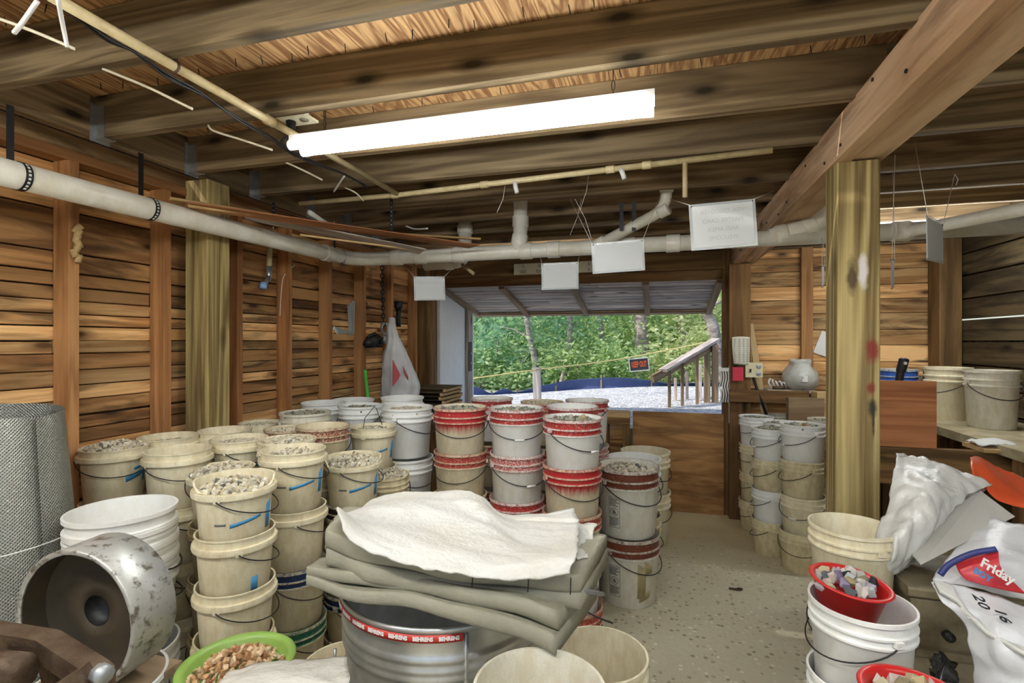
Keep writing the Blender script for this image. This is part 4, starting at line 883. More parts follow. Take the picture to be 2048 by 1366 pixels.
def decal(a0, a1, z0, z1, sl, kind, root, mat, taper=0, n=8):
    h = HH[kind]; vs = []; fs = []
    for k in range(n + 1):
        t = k / n; a = radians(a0 + (a1 - a0) * t) - pi / 2; zz = sl * t
        w = 1 - taper * t
        for z in (z0 + zz, z0 + zz + (z1 - z0) * w):
            r = (.838 + .105 * z / .785 if kind == 'collar' else .858 + .08 * z / .72) + .002
            for rr in (r, r - .008): vs.append((rr * cos(a), rr * sin(a), z * h))
    for k in range(n):
        b = 4 * k; fs += [(b, b + 4, b + 6, b + 2), (b + 1, b + 3, b + 7, b + 5), (b, b + 1, b + 5, b + 4), (b + 2, b + 6, b + 7, b + 3)]
    fs += [(0, 2, 3, 1), (4 * n, 4 * n + 1, 4 * n + 3, 4 * n + 2)]
    m = MB(); m.add(vs, fs, True); return m.link('printed_mark', root, mat)
LOOK = {'cream': 'cream plastic pail', 'dirty': 'dusty cream pail', 'white': 'white plastic pail', 'offwhite': 'off-white pail', 'red': 'red banded white pail', 'redspray': 'red sprayed cream pail',
        'redfleck': 'red flecked white pail', 'redcream': 'red banded cream pail', 'maroon': 'chipped maroon rimmed pail', 'rust': 'tall rust-brown rimmed pail', 'green': 'green banded cream pail', 'blue': 'blue banded pail', 'navy': 'navy banded cream pail', 'black': 'black banded cream pail'}
rp = random.Random(21); npail = [0]
def pail(kind, mat, x, y, z, D, face, label, group, bail=True, grip=False, broken=0, tilt=(0, 0)):
    o = empty('pail', (x, y, z), 0, label=label, cat='pail', group=group); o.scale = (D / 2,) * 3; o.rotation_euler = (tilt[0], tilt[1], face); npail[0] += 1
    link('pail_body', pail_mesh(kind, broken), o).data
    b = o.children[0]
    if not b.data.materials: b.data.materials.append(P_['cream'])
    b.material_slots[0].link = 'OBJECT'; b.material_slots[0].material = P_[mat]
    ear, bl, gp, bl2 = extras(kind)
    for s in (0, pi):
        e = link('ear', ear, o, None, (0, 0, s))
        if not ear.materials: ear.materials.append(P_['white'])
        e.material_slots[0].link = 'OBJECT'; e.material_slots[0].material = P_[mat]
    if bail: link('bail_handle', bl2 if kind == 'collar' else bl, o)
    if grip: link('grip', gp, o)
    return o
def heap_mesh(seed, n, size, dome, flat=1.0):
    g = random.Random(seed); vs = []; fs = []; tint = []
    ico = bmesh.new(); bmesh.ops.create_icosphere(ico, subdivisions=1, radius=1); iv = [v.co.copy() for v in ico.verts]; jf = [tuple(v.index for v in f.verts) for f in ico.faces]; ico.free()
    R = 24
    for k in range(R): a = 2 * pi * k / R; vs.append((.93 * cos(a), .93 * sin(a), -.03)); tint.append(.3)
    for k in range(R): a = 2 * pi * k / R; vs.append((.5 * cos(a), .5 * sin(a), dome * .6 - .03)); tint.append(.3)
    vs.append((0, 0, dome - .03)); tint.append(.3)
    for k in range(R):
        j = (k + 1) % R; fs += [(k, j, R + j, R + k), (R + k, R + j, 2 * R)]
    for i in range(n):
        r = .90 * sqrt(g.random()); a = g.random() * 2 * pi; s = size * g.uniform(.6, 1.25); zz = dome * (1 - (r / .93) ** 2) + .02 * g.random()
        mt = Euler((g.random() * 6, g.random() * 6, g.random() * 6)).to_matrix() @ M.Diagonal((g.uniform(.8, 1.3), g.uniform(.6, 1), g.uniform(.5, .8))); b = len(vs); tc = g.random()
        for v in iv:
            q = mt @ (v * g.uniform(.85, 1.15)) * s + V((r * cos(a), r * sin(a), zz)); vs.append(tuple(q)); tint.append(tc)
        fs += [tuple(k + b for k in f) for f in jf]
    me = bpy.data.meshes.new('gravel'); me.from_pydata(vs, [], fs); t = me.attributes.new('tint', 'FLOAT', 'POINT'); t.data.foreach_set('value', tint); return me
heaps = [heap_mesh(1, 300, .105, .12), heap_mesh(2, 320, .10, .24), heap_mesh(3, 300, .095, .06)]
def gravel(x, y, z, D, which, mt, label, kind='ribbed', tilt=(0, 0)):
    return link('gravel', heaps[which], None, (x, y, z), (tilt[0], tilt[1], rp.random() * 6), D / 2, mat=mt, label=label, cat='gravel', kind='stuff', group='gravel in the pails')
ORD = ['', 'second', 'third', 'fourth', 'fifth', 'sixth']
def stack(x, y, zt, D, mats, loc, group, fill=None, fl=.0, kinds='ribbed', turn=0, toplook=None, broken=0, hb=None, grips=(), z0=0, top_bail=True, tilt=(0, 0)):
    n = len(mats); kinds = [kinds] * n if isinstance(kinds, str) else kinds
    hb = [HH[k] * D / 2 for k in kinds]; step = (zt - z0 - hb[0]) / max(1, n - 1); out = []
    for i in range(n):
        f = atan2(-x, y) + turn + (rp.uniform(-.8, .8) if i else 0)
        k = kinds[i]; z = zt - hb[0] - i * step
        if i == n - 1: z = z0
        lb = (toplook or LOOK[mats[0]]) + (', top of stack ' if n > 1 else ' ') + loc if i == 0 else '%s, %s down, stack %s' % (LOOK[mats[i]], ORD[i], loc)
        out.append(pail(k, mats[i], x + (rp.uniform(-.004, .004) if i else 0), y, z, D, f, lb, group, bail=top_bail or i > 0, grip=i in grips, broken=broken if i == 0 else 0, tilt=tilt if i == 0 else (0, 0)))
    if fill is not None:
        w, mt = fill; gravel(x, y, zt - hb[0] * (.11 + fl), D * .97, w, mt, 'loose gravel filling the pail ' + loc)
    return out
G0, G1, G2 = (0, m_gravel), (1, m_gravel), (2, m_gravel)
GL, GW, GR, GS = 'cream pails along the plank wall', 'white pails along the plank wall', 'red rimmed pails', 'cream pails stacked by the painted post'
c4 = ['cream', 'dirty', 'cream', 'dirty']
def logo(o, k='collar', blue=m_blue, s=46):                                  # slanting stroke and upright stroke of the faded print
    decal(-28 - s, 22 - s, .40, .455, .09, k, o, blue, .3); decal(36 - s, 48 - s, .28, .62, .0, k, o, blue, -.2); decal(-52 - s, -34 - s, .44, .47, .0, k, o, m_greyprint)
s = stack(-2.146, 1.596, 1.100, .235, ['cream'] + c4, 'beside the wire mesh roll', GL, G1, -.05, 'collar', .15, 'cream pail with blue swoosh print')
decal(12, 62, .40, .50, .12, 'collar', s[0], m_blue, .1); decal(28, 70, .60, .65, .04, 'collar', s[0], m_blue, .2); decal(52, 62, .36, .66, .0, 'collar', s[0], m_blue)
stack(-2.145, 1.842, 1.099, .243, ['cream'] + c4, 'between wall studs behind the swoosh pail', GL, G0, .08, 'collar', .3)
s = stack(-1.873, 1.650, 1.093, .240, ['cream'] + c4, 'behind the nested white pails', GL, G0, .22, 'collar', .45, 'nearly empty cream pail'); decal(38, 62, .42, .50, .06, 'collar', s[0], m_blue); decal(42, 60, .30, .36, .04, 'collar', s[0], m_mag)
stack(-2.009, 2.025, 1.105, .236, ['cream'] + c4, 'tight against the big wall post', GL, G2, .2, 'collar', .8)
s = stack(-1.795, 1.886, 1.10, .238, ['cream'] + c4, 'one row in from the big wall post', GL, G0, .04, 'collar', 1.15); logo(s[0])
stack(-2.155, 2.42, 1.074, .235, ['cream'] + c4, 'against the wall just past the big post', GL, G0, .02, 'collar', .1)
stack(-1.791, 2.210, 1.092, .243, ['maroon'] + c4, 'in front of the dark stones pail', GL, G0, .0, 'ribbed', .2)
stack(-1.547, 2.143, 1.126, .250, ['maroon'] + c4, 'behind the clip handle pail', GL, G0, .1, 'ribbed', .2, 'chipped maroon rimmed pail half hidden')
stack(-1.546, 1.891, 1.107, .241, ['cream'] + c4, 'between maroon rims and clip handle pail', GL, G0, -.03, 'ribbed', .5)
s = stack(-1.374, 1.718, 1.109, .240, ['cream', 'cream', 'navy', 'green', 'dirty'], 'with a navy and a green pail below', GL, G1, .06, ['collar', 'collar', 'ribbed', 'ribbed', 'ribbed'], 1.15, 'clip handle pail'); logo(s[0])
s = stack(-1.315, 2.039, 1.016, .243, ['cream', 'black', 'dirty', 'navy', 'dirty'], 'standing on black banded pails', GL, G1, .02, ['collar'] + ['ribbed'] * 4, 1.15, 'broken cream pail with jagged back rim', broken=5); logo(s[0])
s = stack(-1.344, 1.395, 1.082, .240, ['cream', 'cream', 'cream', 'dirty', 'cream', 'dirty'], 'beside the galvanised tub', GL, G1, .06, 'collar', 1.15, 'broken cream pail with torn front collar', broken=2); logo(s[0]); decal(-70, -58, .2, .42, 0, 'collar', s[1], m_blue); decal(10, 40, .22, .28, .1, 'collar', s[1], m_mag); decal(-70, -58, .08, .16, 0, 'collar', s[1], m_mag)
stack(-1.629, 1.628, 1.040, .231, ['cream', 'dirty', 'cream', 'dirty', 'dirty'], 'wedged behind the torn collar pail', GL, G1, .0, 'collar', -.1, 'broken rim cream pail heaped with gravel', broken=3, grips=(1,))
stack(-1.885, 2.455, 1.138, .275, ['offwhite'] + c4, 'holding dark stones along the wall', GW, (0, m_gravel2), -.02, 'ribbed', .3)
stack(-2.115, 2.931, 1.132, .275, ['white', 'white', 'offwhite', 'white'], 'beyond the dark stones by the wall', GW, G0, .1, 'ribbed', .2)
stack(-2.070, 3.217, 1.122, .285, ['white', 'offwhite', 'white', 'white'], 'in the last stud bay by the green stick', GW, None, 0, 'ribbed', .2)
stack(-1.754, 2.801, 1.140, .274, ['white', 'white', 'offwhite', 'white'], 'right behind the raised wire handle', GW, (0, m_gravel2), .02, 'ribbed', -.6)
stack(-1.400, 2.728, 1.152, .296, ['white', 'white', 'white', 'offwhite'], 'next to the first red rimmed stack', GW, G0, .02, 'ribbed', 1.1)
stack(-1.591, 3.032, 1.170, .276, ['white', 'white', 'white', 'offwhite'], 'below the grocery bag', GW, None, 0, 'ribbed', .3)
s = stack(-1.465, 2.461, 1.077, .238, ['cream'] + c4, 'in front of the white stacks', GL, G1, .06, 'collar', 1.15, 'cream pail with wire handle standing up', top_bail=False); logo(s[0])
h = 1.9; m = MB(); m.tube([(.98, -.1, .8 * h), (.92, .02, 1.03 * h), (.60, .12, 1.38 * h), (.42, .14, 1.42 * h), (-.4, .2, 1.22 * h), (-.98, .1, .8 * h)], .016, 6); m.link('bail_handle', s[0], m_wire)
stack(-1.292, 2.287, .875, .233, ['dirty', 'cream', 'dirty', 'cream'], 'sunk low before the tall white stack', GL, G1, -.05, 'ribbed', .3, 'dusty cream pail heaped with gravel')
m_mix = (0, m_gravel2)
stack(-1.003, 2.557, 1.186, .285, ['redspray', 'redcream', 'dirty', 'redcream', 'cream'], 'nearest the white stacks', GR, m_mix, .0, 'ribbed', .05)
stack(-.700, 2.582, 1.188, .285, ['red', 'redfleck', 'red', 'redcream', 'red'], 'in the middle of the three front red stacks', GR, m_mix, .0, 'ribbed', .1, grips=(0, 1))
stack(-.391, 2.476, 1.166, .285, ['red', 'redspray', 'redcream', 'red', 'redcream'], 'closest to the rust-brown rimmed pails', GR, m_mix, .0, 'ribbed', .75, grips=(0,))
stack(-1.064, 3.290, 1.152, .285, ['red', 'redcream', 'red', 'redcream'], 'in the back row near the slatted trays', GR, G0, .05, 'ribbed', .2)
stack(-.733, 3.350, 1.132, .285, ['redcream', 'red', 'redcream', 'red'], 'in the middle of the back row', GR, G0, .0, 'ribbed', .2)
stack(-.453, 2.862, 1.171, .290, ['red', 'redcream', 'red', 'redcream'], 'behind the red pail holding a tan stone', GR, None, 0, 'ribbed', .2)
stack(-.44, 3.40, 1.146, .285, ['red', 'redfleck', 'red', 'redcream'], 'in the back row by the bench end', GR, None, 0, 'ribbed', -.6)
s = stack(-.165, 3.165, .790, .368, ['rust', 'rust'], 'on the open floor', 'tall rust-brown rimmed pails', G1, .02, 'tall', .75, 'rust-brown rimmed pail with warning label')
m_wl = m_greyprint
def warning(o, a):
    k = 'tall'
    for z in (.16, .60): decal(a - 12, a + 12, z, z + .006, 0, k, o, m_wl)
    for q in (-12, 11.2): decal(a + q, a + q + .8, .16, .606, 0, k, o, m_wl)
    for i in range(5): decal(a - 10, a + (9, 6, 10, 4, 8)[i], .57 - .024 * i, .582 - .024 * i, 0, k, o, m_wl, n=4)
    for i in range(8): decal(a - 10, a + (10, 9, 10, 7, 10, 9, 8, 3)[i], .30 - .016 * i, .308 - .016 * i, 0, k, o, m_wl, n=4)
    h_ = HH[k]; pts = []
    for t in range(24):
        q = 2 * pi * t / 24; z = .39 + .055 * sin(q); aa = radians(a + 8.5 * cos(q)) - pi / 2; r = .858 + .08 * z / .72; pts.append((r * cos(aa), r * sin(aa), z * h_))
    m = MB(); m.tube(pts, .008, 5, closed=True); m.link('ban_ring', o, m_wl)
    P2 = []
    for t in (-1, -.5, 0, .5, 1):
        z = .39 - .04 * t; aa = radians(a + 6 * t) - pi / 2; r = .858 + .08 * z / .72; P2.append((r * cos(aa), r * sin(aa), z * h_))
    m = MB(); m.tube(P2, .007, 5); m.link('ban_slash', o, m_wl)
    decal(a - 3, a + 2, .36, .415, 0, k, o, m_wl); decal(a + 1, a + 4, .37, .39, 0, k, o, m_wl)
for q in s: warning(q, -28 - (q.rotation_euler[2] - atan2(.165, 3.165)) * 57.3)
m_worn = plain('bare_cream_patch', (.44, .37, .20), .6, var=.3, ns=20)
q = s[1]; a = 18 - (q.rotation_euler[2] - atan2(.165, 3.165)) * 57.3
decal(a, a + 18, .16, .68, .0, 'tall', q, m_worn, .2); decal(a + 14, a + 34, .50, .70, .0, 'tall', q, m_worn, .5); decal(a + 4, a + 30, .10, .24, .06, 'tall', q, m_worn, .4)
stack(-.148, 3.545, .754, .360, ['white', 'dirty'], 'behind the rust-brown rims', 'tall white pails', G0, .06, 'tall', .9, 'white pail of pale gravel')
stack(-.083, 4.070, .698, .370, ['cream', 'cream'], 'nearest the plywood panel', 'tall white pails', None, 0, 'tall', .9, 'empty cream pail')
for (x, y, zt, D, ms, loc, fill, tl) in ((.946, 3.87, .977, .275, ['white', 'dirty', 'cream', 'dirty'], 'nearest the painted post', (0, m_gravel2), 'white pail with a tan stone'), (.80, 4.11, .905, .262, ['white', 'dirty', 'white', 'dirty'], 'second from the painted post', (1, m_gravel2), 'white pail of dark stones'),
        (.925, 4.35, .915, .262, ['white', 'cream', 'dirty', 'cream'], 'tucked in the second row of the aisle', (0, m_gravel2), 'white pail half hidden'), (.78, 4.565, .925, .262, ['white', 'cream', 'dirty', 'dirty'], 'standing along the aisle before the jamb post', (0, m_gravel2), 'white pail'),
        (.975, 4.75, .915, .255, ['offwhite', 'cream', 'dirty', 'cream'], 'below the switch plate', None, 'empty off-white pail'), (1.20, 4.22, .965, .27, ['offwhite', 'dirty', 'cream', 'dirty'], 'behind the tan stone pail by the post', (0, m_gravel2), 'off-white pail')):
    stack(x, y, zt, D, ms, loc, GS, fill, .0, 'ribbed', -.95, tl, grips=(0, 2) if y < 4.2 else ())
# on the table
tbz = 1.0
for (x, y, D, mt, lb, tn) in ((1.99, 3.86, .27, 'offwhite', 'off-white pail standing nearest the front of the dusty table', .6), (1.93, 4.22, .27, 'cream', 'cream pail on the dusty table behind the stained board', -.7), (2.10, 3.36, .27, 'redspray', 'red sprayed pail at the near edge of the dusty table', .4),
        (1.76, 4.55, .26, 'blue', 'blue banded pail on the dusty table behind the tool handle', .2), (2.06, 4.56, .26, 'green', 'green banded pail at the far end of the dusty table', .2), (2.14, 4.20, .14, 'green', 'small green banded pail between the cream pails', .2)):
    if D > .2:
        q = pail('tall', mt, x, y, tbz, D, atan2(-x, y) + tn, lb, 'pails on the dusty table'); q.scale.z *= 1.22 if mt in ('offwhite', 'cream') else 1.15

# ------------------------------------------------------------------ stones
def rock_mesh(seed, n=13):
    g = random.Random(seed); bm = bmesh.new()
    for i in range(n):
        d = V((g.gauss(0, 1), g.gauss(0, 1), g.gauss(0, 1))).normalized(); bm.verts.new((d.x * g.uniform(.8, 1.1), d.y * g.uniform(.6, .9), d.z * g.uniform(.5, .8)))
    r = bmesh.ops.convex_hull(bm, input=bm.verts); bmesh.ops.delete(bm, geom=[e for e in r['geom_interior'] if isinstance(e, bmesh.types.BMVert)], context='VERTS')
    me = bpy.data.meshes.new('stone'); bm.to_mesh(me); bm.free(); me.materials.append(m_stoneO); return me
rocks = [rock_mesh(k) for k in range(9)]
def stones(c, R, n, smin, smax, dome, mats, labels, group, seed, layers=1):
    g = random.Random(seed); k = 0; ga = pi * (3 - sqrt(5))
    for i in range(n):
        r = R * sqrt((i + .5) / n); a = i * ga + g.uniform(-.2, .2); s = g.uniform(smin, smax)
        o = link('stone', rocks[g.randrange(9)], None, (c[0] + r * cos(a), c[1] + r * sin(a), c[2] + dome * (1 - (r / R) ** 2) + g.uniform(-.3, .3) * s), (g.random() * 6, g.random() * 6, g.random() * 6), s, label=labels[i % len(labels)], cat='stone', group=group)
        mt = mats[g.randrange(len(mats))] if len(labels) == 1 else mats[i % len(mats)]
        o.material_slots[0].link = 'OBJECT'; o.material_slots[0].material = mt
def bowl(name, label, c, R, h, mat, tilt=(0, 0), group=None):
    o = empty(name, (c[0], c[1], c[2] - h), label=label, cat='bowl', group=group); o.rotation_euler = (tilt[0], tilt[1], 0)
    m = MB(); m.lathe([(0, 0), (R * .66, 0), (R * .70, .004), (R * .90, h * .92), (R * 1.0, h * .94), (R * 1.03, h * .97), (R * 1.0, h), (R * .9, h * .985), (R * .86, h * .9), (R * .66, .012), (0, .012)], 56); m.link('bowl_body', o, mat); return o
for (x, y, z, lb, mt) in ((.955, 3.85, .965, 'round tan stone lying on the gravel nearest the painted post', m_stoneO), (-.335, 2.47, 1.16, 'tan stone lying in the red banded pail', m_stoneB)):
    link('stone', rocks[2], None, (x, y, z), (1, .4, 2), .032, mat=mt, label=lb, cat='stone')

# ------------------------------------------------------------------ nested white pails, steel drum, mesh roll, rusty frame
for k in range(6):
    zb = (.713, .663, .613, .563, .278, 0)[k]
    q = pail('ribbed', 'white', -1.641 + .002 * k, 1.247, zb, .30, atan2(1.641, 1.247) + 1.25 + .15 * k, ['empty white pail nested topmost behind the steel drum', 'second white pail nested under the topmost', 'third white pail down in the nested stack', 'fourth white pail down, with dark printed label rows', 'fifth white pail down, under the nested ones', 'white pail standing lowest under the nested white pails'][k], 'nested white pails', bail=k in (1, 3))
    if k == 3:
        for zz in (.10, .17, .24, .33, .40, .47, .54): decal(-28, -8, zz, zz + .05, 0, 'ribbed', q, m_greyprint); decal(-44, -33, zz, zz + .012, 0, 'ribbed', q, m_greyprint); decal(-44, -36, zz + .025, zz + .037, 0, 'ribbed', q, m_greyprint)
A_ = radians(11); ax = (V((C_, S_, 0)) * sin(A_) + V((-S_, C_, 0)) * cos(A_)).normalized(); cdr = at(148, 1245, 1.12); R = .158; L = .105
dr = empty('brake_drum', cdr - V((0, 0, R)), label='worn steel brake drum lying on its side', cat='drum'); off = V((0, 0, R))
Rm = frame_from(V((0, 0, 1)).cross(ax), ax); Rm = frame_from(V((0, 0, 1)), ax)
m = MB(); m.lathe([(R - .012, 0), (R - .004, -.004), (R, 0), (R, L), (R - .004, L + .003), (R - .012, L), (R - .012, 0)], 72, lambda a, r, z, j, i: (r + .0012 * noise.noise(V((cos(a) * 4, sin(a) * 4, z * 20))), z)); m.v = [tuple(Rm @ V(v) + off) for v in m.v]
m_drum = plain('worn_galvanised', (.47, .47, .44), .42, .5, var=.3, ns=9, dirt=(.09, .065, .035), damt=.85, dscale=38, dth=(.52, .64), bump=.15, bscale=30)
m_drumin = plain('rusty_dark_inside', (.045, .036, .022), .7, .3, var=.4, ns=6, dirt=(.09, .055, .025), damt=.6, dscale=5)
m.link('shell', dr, m_drum)
m = MB(); m.lathe([(R - .012, .05), (R - .022, .058), (.10, .062), (.062, .05), (.035, .05), (.035, .075), (.062, .075), (R - .012, .075)], 56); m.v = [tuple(Rm @ V(v) + off) for v in m.v]; m.link('web_plate', dr, m_drumin)
m = MB(); m.lathe([(R - .0135, .002), (R - .0135, L - .002)], 64); m.v = [tuple(Rm @ V(v) + off) for v in m.v]; m.link('inner_wall', dr, m_drumin)
m = MB(); m.lathe([(.034, .05), (.034, .08), (0, .08)], 24); m.v = [tuple(Rm @ V(v) + off) for v in m.v]; m.link('hub_bore', dr, m_iron)
cz = cdr + ax * L / 2
stack(cz.x, cz.y, cz.z - R - .002, .27, ['white', 'white', 'offwhite'], 'carrying the steel brake drum', 'pails under the drum', None, 0, 'ribbed', .3, 'white pail', hb=None)
m = MB(); m.box((0, 0, 0), (.24, .22, .018)); m.link('board', mat=m_rail, loc=(cz.x, cz.y, cz.z - R - .011), label='square board between the brake drum and the white pails', cat='board')
def mesh_mat():
    m, nt, b = newmat('woven_wire_mesh'); N = NT(nt); uv = N.n('TexCoord').outputs['Object']; sx = N.n('SeparateXYZ', {0: uv}); ang = N.math('ARCTAN2', sx.outputs[1], sx.outputs[0])
    u = N.math('MULTIPLY', ang, 100); w = N.math('MULTIPLY', sx.outputs[2], 600)
    a = N.math('SINE', N.math('ADD', u, w)); bq = N.math('SINE', N.math('SUBTRACT', u, w)); k = N.math('MAXIMUM', a, bq)
    f = N.ramp(k, [(.45, (.15, .15, .13)), (.95, (.52, .53, .49))]); nz = N.noise(uv, 5, 3); nt.links.new(N.mix(N.math('MULTIPLY', nz, .6), f, (.34, .34, .30)), b.inputs['Base Color'])
    b.inputs['Metallic'].default_value = .65; b.inputs['Roughness'].default_value = .45
    bp = N.n('Bump', {'Height': k, 'Strength': .6, 'Distance': .002}); nt.links.new(bp.outputs[0], b.inputs['Normal']); return m
mr = empty('wire_mesh_roll', (-1.995, 1.13, 0), label='tall roll of galvanised wire mesh standing by the plank wall', cat='roll'); mm = mesh_mat(); m = MB(); vs = []; fs = []; n = 84
for i in range(n + 1):
    a = i / n * 4.4 * pi
    for z in np.linspace(0, 1.295, 9): r = .25 - .095 * z / 1.295 - .006 * a / pi; vs.append((r * cos(a) , r * sin(a), z + .02 * sin(a * .5) * z))
for i in range(n):
    for j in range(8): fs.append((i * 9 + j, i * 9 + 9 + j, i * 9 + 10 + j, i * 9 + 1 + j))
m.add(vs, fs, True); m.link('mesh_sheet', mr, mm)
m = MB(); m.tube([(.218 * cos(t), .218 * sin(t), .92 + .012 * sin(t)) for t in [2 * pi * k / 40 for k in range(40)]], .002, 5, closed=True); m.link('tie_wire', mr, m_white)
fr = empty('rusty_frame', at(40, 1400, .86), label='rusty cast iron frame piece with chamfered bar in front of the drum', cat='frame'); b0 = fr.location.copy()
def fb(nm, pts, r, mt=m_rustm, n=4):
    m = MB(); m.tube([V(p) - b0 for p in pts], r, n, smooth=n > 6); return m.link(nm, fr, mt)
fb('bar', fillet([at(-30, 1270, .88), at(95, 1290, .86), at(190, 1352, .80), at(205, 1366, .78)], .006, 2), .024)
fb('bar', [at(110, 1300, .87), at(140, 1420, .86)], .026); fb('roller', [at(-20, 1340, .83), at(34, 1348, .80)], .030, n=16); fb('bolt', [at(195, 1345, .77), at(212, 1352, .765)], .014, m_galv, 8)
fb('bar', [at(70, 1420, .75), at(175, 1352, .76)], .022); 
p0 = at(60, 1420, .86); m = MB(); m.box((0, 0, (p0.z - .0) / 2 - p0.z - .0), (.10, .08, p0.z)); o = m.link('pedestal', fr, m_rustm, (p0.x - b0.x, p0.y - b0.y, p0.z - b0.z))

# green bowl of orange stones
pail('ribbed', 'cream', -.928, .970, .455, .20, .5, 'cream pail carrying the green bowl', 'pails under bowls', bail=False); stack(-.928, .970, .45, .26, ['dirty', 'cream'], 'under the green bowl', 'pails under bowls', None, 0, 'ribbed', .2, 'dusty cream pail')
bowl('green_bowl', 'olive green plastic bowl heaped with orange stones', (-.928, .970, .795), .122, .085, m_greenbowl)
stones((-.928, .970, .768), .100, 210, .0065, .0125, .03, [m_stoneO, m_stoneO, m_stoneO, m_stoneB], ['chipped orange quartz stone in the green bowl'], 'orange stones in the green bowl', 5)
stones((-.928, .970, .785), .07, 75, .007, .0135, .03, [m_stoneO], ['chipped orange quartz stone in the green bowl'], 'orange stones in the green bowl', 6)

# galvanised tub with label band
tub = empty('galvanised_tub', (-.563, 1.319, 0), label='galvanised steel tub with red lettered band, under the folded tarps', cat='tub'); R = .27; H = .888
pr = [(0, .01), (R * .86, .01), (R * .87, .0)]
for k in range(150):
    z = H * (k + 1) / 153; r = R * (.87 + .12 * z / H); q = z / H
    for zc in (.30, .36, .70, .76, .862, .885, .912): r += .007 * math.exp(-((q - zc) / .009) ** 2)
    pr.append((r, z))
pr += [(R * .99, H - .014), (R * 1.02, H - .012), (R * 1.03, H - .004), (R * 1.02, H + .003), (R * .995, H), (R * .985, H - .012), (R * .86, .03), (0, .03)]
m_tub = plain('galvanised_tub_steel', (.55, .56, .55), .34, .75, var=.35, ns=16, bump=.06, bscale=20, dirt=(.40, .41, .38), damt=.6, dscale=9)
m = MB(); m.lathe(pr, 96); m.link('tub_wall', tub, m_tub)
fa = atan2(-1.319, .563)
sm = MB(); a = fa + .18; sm.tube([V((R * (.875 + .12 * z / H) * cos(a), R * (.875 + .12 * z / H) * sin(a), z)) for z in np.linspace(.02, H - .02, 12)], .006, 6); sm.link('seam', tub, m_tub)
def arc_band(r, a0, a1, z0, z1, n=30):
    m = MB(); vs = []; 
    for k in range(n + 1):
        a = a0 + (a1 - a0) * k / n
        for rr in (r, r + .0012):
            for z in (z0, z1): vs.append((rr * cos(a), rr * sin(a), z))
    fs = []
    for k in range(n): b = 4 * k; fs += [(b, b + 1, b + 5, b + 4), (b + 2, b + 6, b + 7, b + 3), (b, b + 4, b + 6, b + 2), (b + 1, b + 3, b + 7, b + 5)]
    m.add(vs, fs, True); return m
m_redband = plain('red_label_band', (.52, .035, .025), .45, var=.1)
a0, a1 = fa - 1.35, fa + .15
arc_band(R * 1.022, a0, a1, H - .030, H - .012).link('label_band', tub, m_redband)
lt = text_mesh('BEHRENS    ' * 7, .0125, 'LEFT', bold=.0006); xs_ = [v.co.x for v in lt.vertices]; w = max(xs_)
for v in lt.vertices: 
    a = a0 + .03 + (a1 - a0 - .06) * v.co.x / w; r = R * 1.022 + .0016 + v.co.z; v.co = V((r * cos(a), r * sin(a), H - .021 + v.co.y))
link('lettering', lt, tub, mat=m_white)
for s_ in (-1, 1):
    a = fa + 1.25 * s_; b = V((R * 1.0 * cos(a), R * 1.0 * sin(a), H - .16)); tdir = V((-sin(a), cos(a), 0)); nrm = V((cos(a), sin(a), 0))
    m = MB(); m.tube([b + tdir * .05 * cos(t) + nrm * (.012 + .02 * sin(t) ** 2) + V((0, 0, -.06 * sin(t))) for t in [pi * k / 10 for k in range(11)]], .004, 6); m.link('ring_handle', tub, m_galv)

# folded tarps
def slab(name, label, F, Bk, T, k, mat, seed, n=6):
    F = spline([at(*p) for p in F], n); Bk = spline([at(*p) for p in Bk], n); N_ = len(F); o = empty(name, F[N_ // 2], label=label, cat='tarp', group='folded canvas tarps'); b0 = o.location.copy(); g = random.Random(seed)
    Tn = [T[0] + (T[1] - T[0]) * i / (N_ - 1) for i in range(N_)]
    for l in range(k):
        vs = []; fs = []; of = g.uniform(-.012, .012); cs = 22
        for i in range(N_):
            f, b, t = F[i], Bk[i], Tn[i] / k; d = (b - f).normalized(); zc = (l - (k - 1) / 2) * t
            f = f + d * (of + .006 * sin(i * .7 + l)); e0 = (i / (N_ - 1)); 
            for q in range(cs):
                u = 2 * pi * q / cs; cx = cos(u); s_ = sin(u); r = t * .49
                base = (f + d * r if cx < 0 else b - d * r) if abs(cx) > .35 else f.lerp(b, .5 + cx / .7 * .5)
                p = base + d * (r * cx if abs(cx) > .35 else 0) + V((0, 0, zc + r * max(-1, min(1, s_ * 1.25)))); p += noise.noise_vector(p * 9 + V((l, seed, 0))) * .005; vs.append(p - b0)
        for i in range(N_ - 1): fs += [(i * cs + q, (i + 1) * cs + q, (i + 1) * cs + (q + 1) % cs, i * cs + (q + 1) % cs) for q in range(cs)]
        fs += [tuple(range(cs)), tuple(range(N_ * cs - 1, (N_ - 1) * cs - 1, -1))]
        m = MB(); m.add(vs, fs, True); m.link('fold', o, mat)
    return o, F, Bk
o, F, Bk = slab('folded_tarp', 'lower folded grey canvas tarp drooping over the tub edge', [(612, 1152, 1.17), (700, 1172, 1.14), (850, 1194, 1.11), (1000, 1228, 1.08), (1114, 1268, 1.07)], [(640, 1130, 1.5), (850, 1110, 1.5), (1000, 1120, 1.48), (1100, 1140, 1.45), (1195, 1165, 1.42)], (.045, .09), 2, m_canvas, 1)
o, F, Bk = slab('folded_tarp', 'upper folded grey canvas tarp under the white woven bag', [(648, 1100, 1.16), (720, 1128, 1.13), (850, 1158, 1.11), (1000, 1180, 1.10), (1160, 1190, 1.11)], [(690, 1040, 1.5), (850, 1045, 1.48), (1000, 1060, 1.46), (1120, 1080, 1.44), (1215, 1095, 1.42)], (.085, .08), 2, m_canvas, 2)
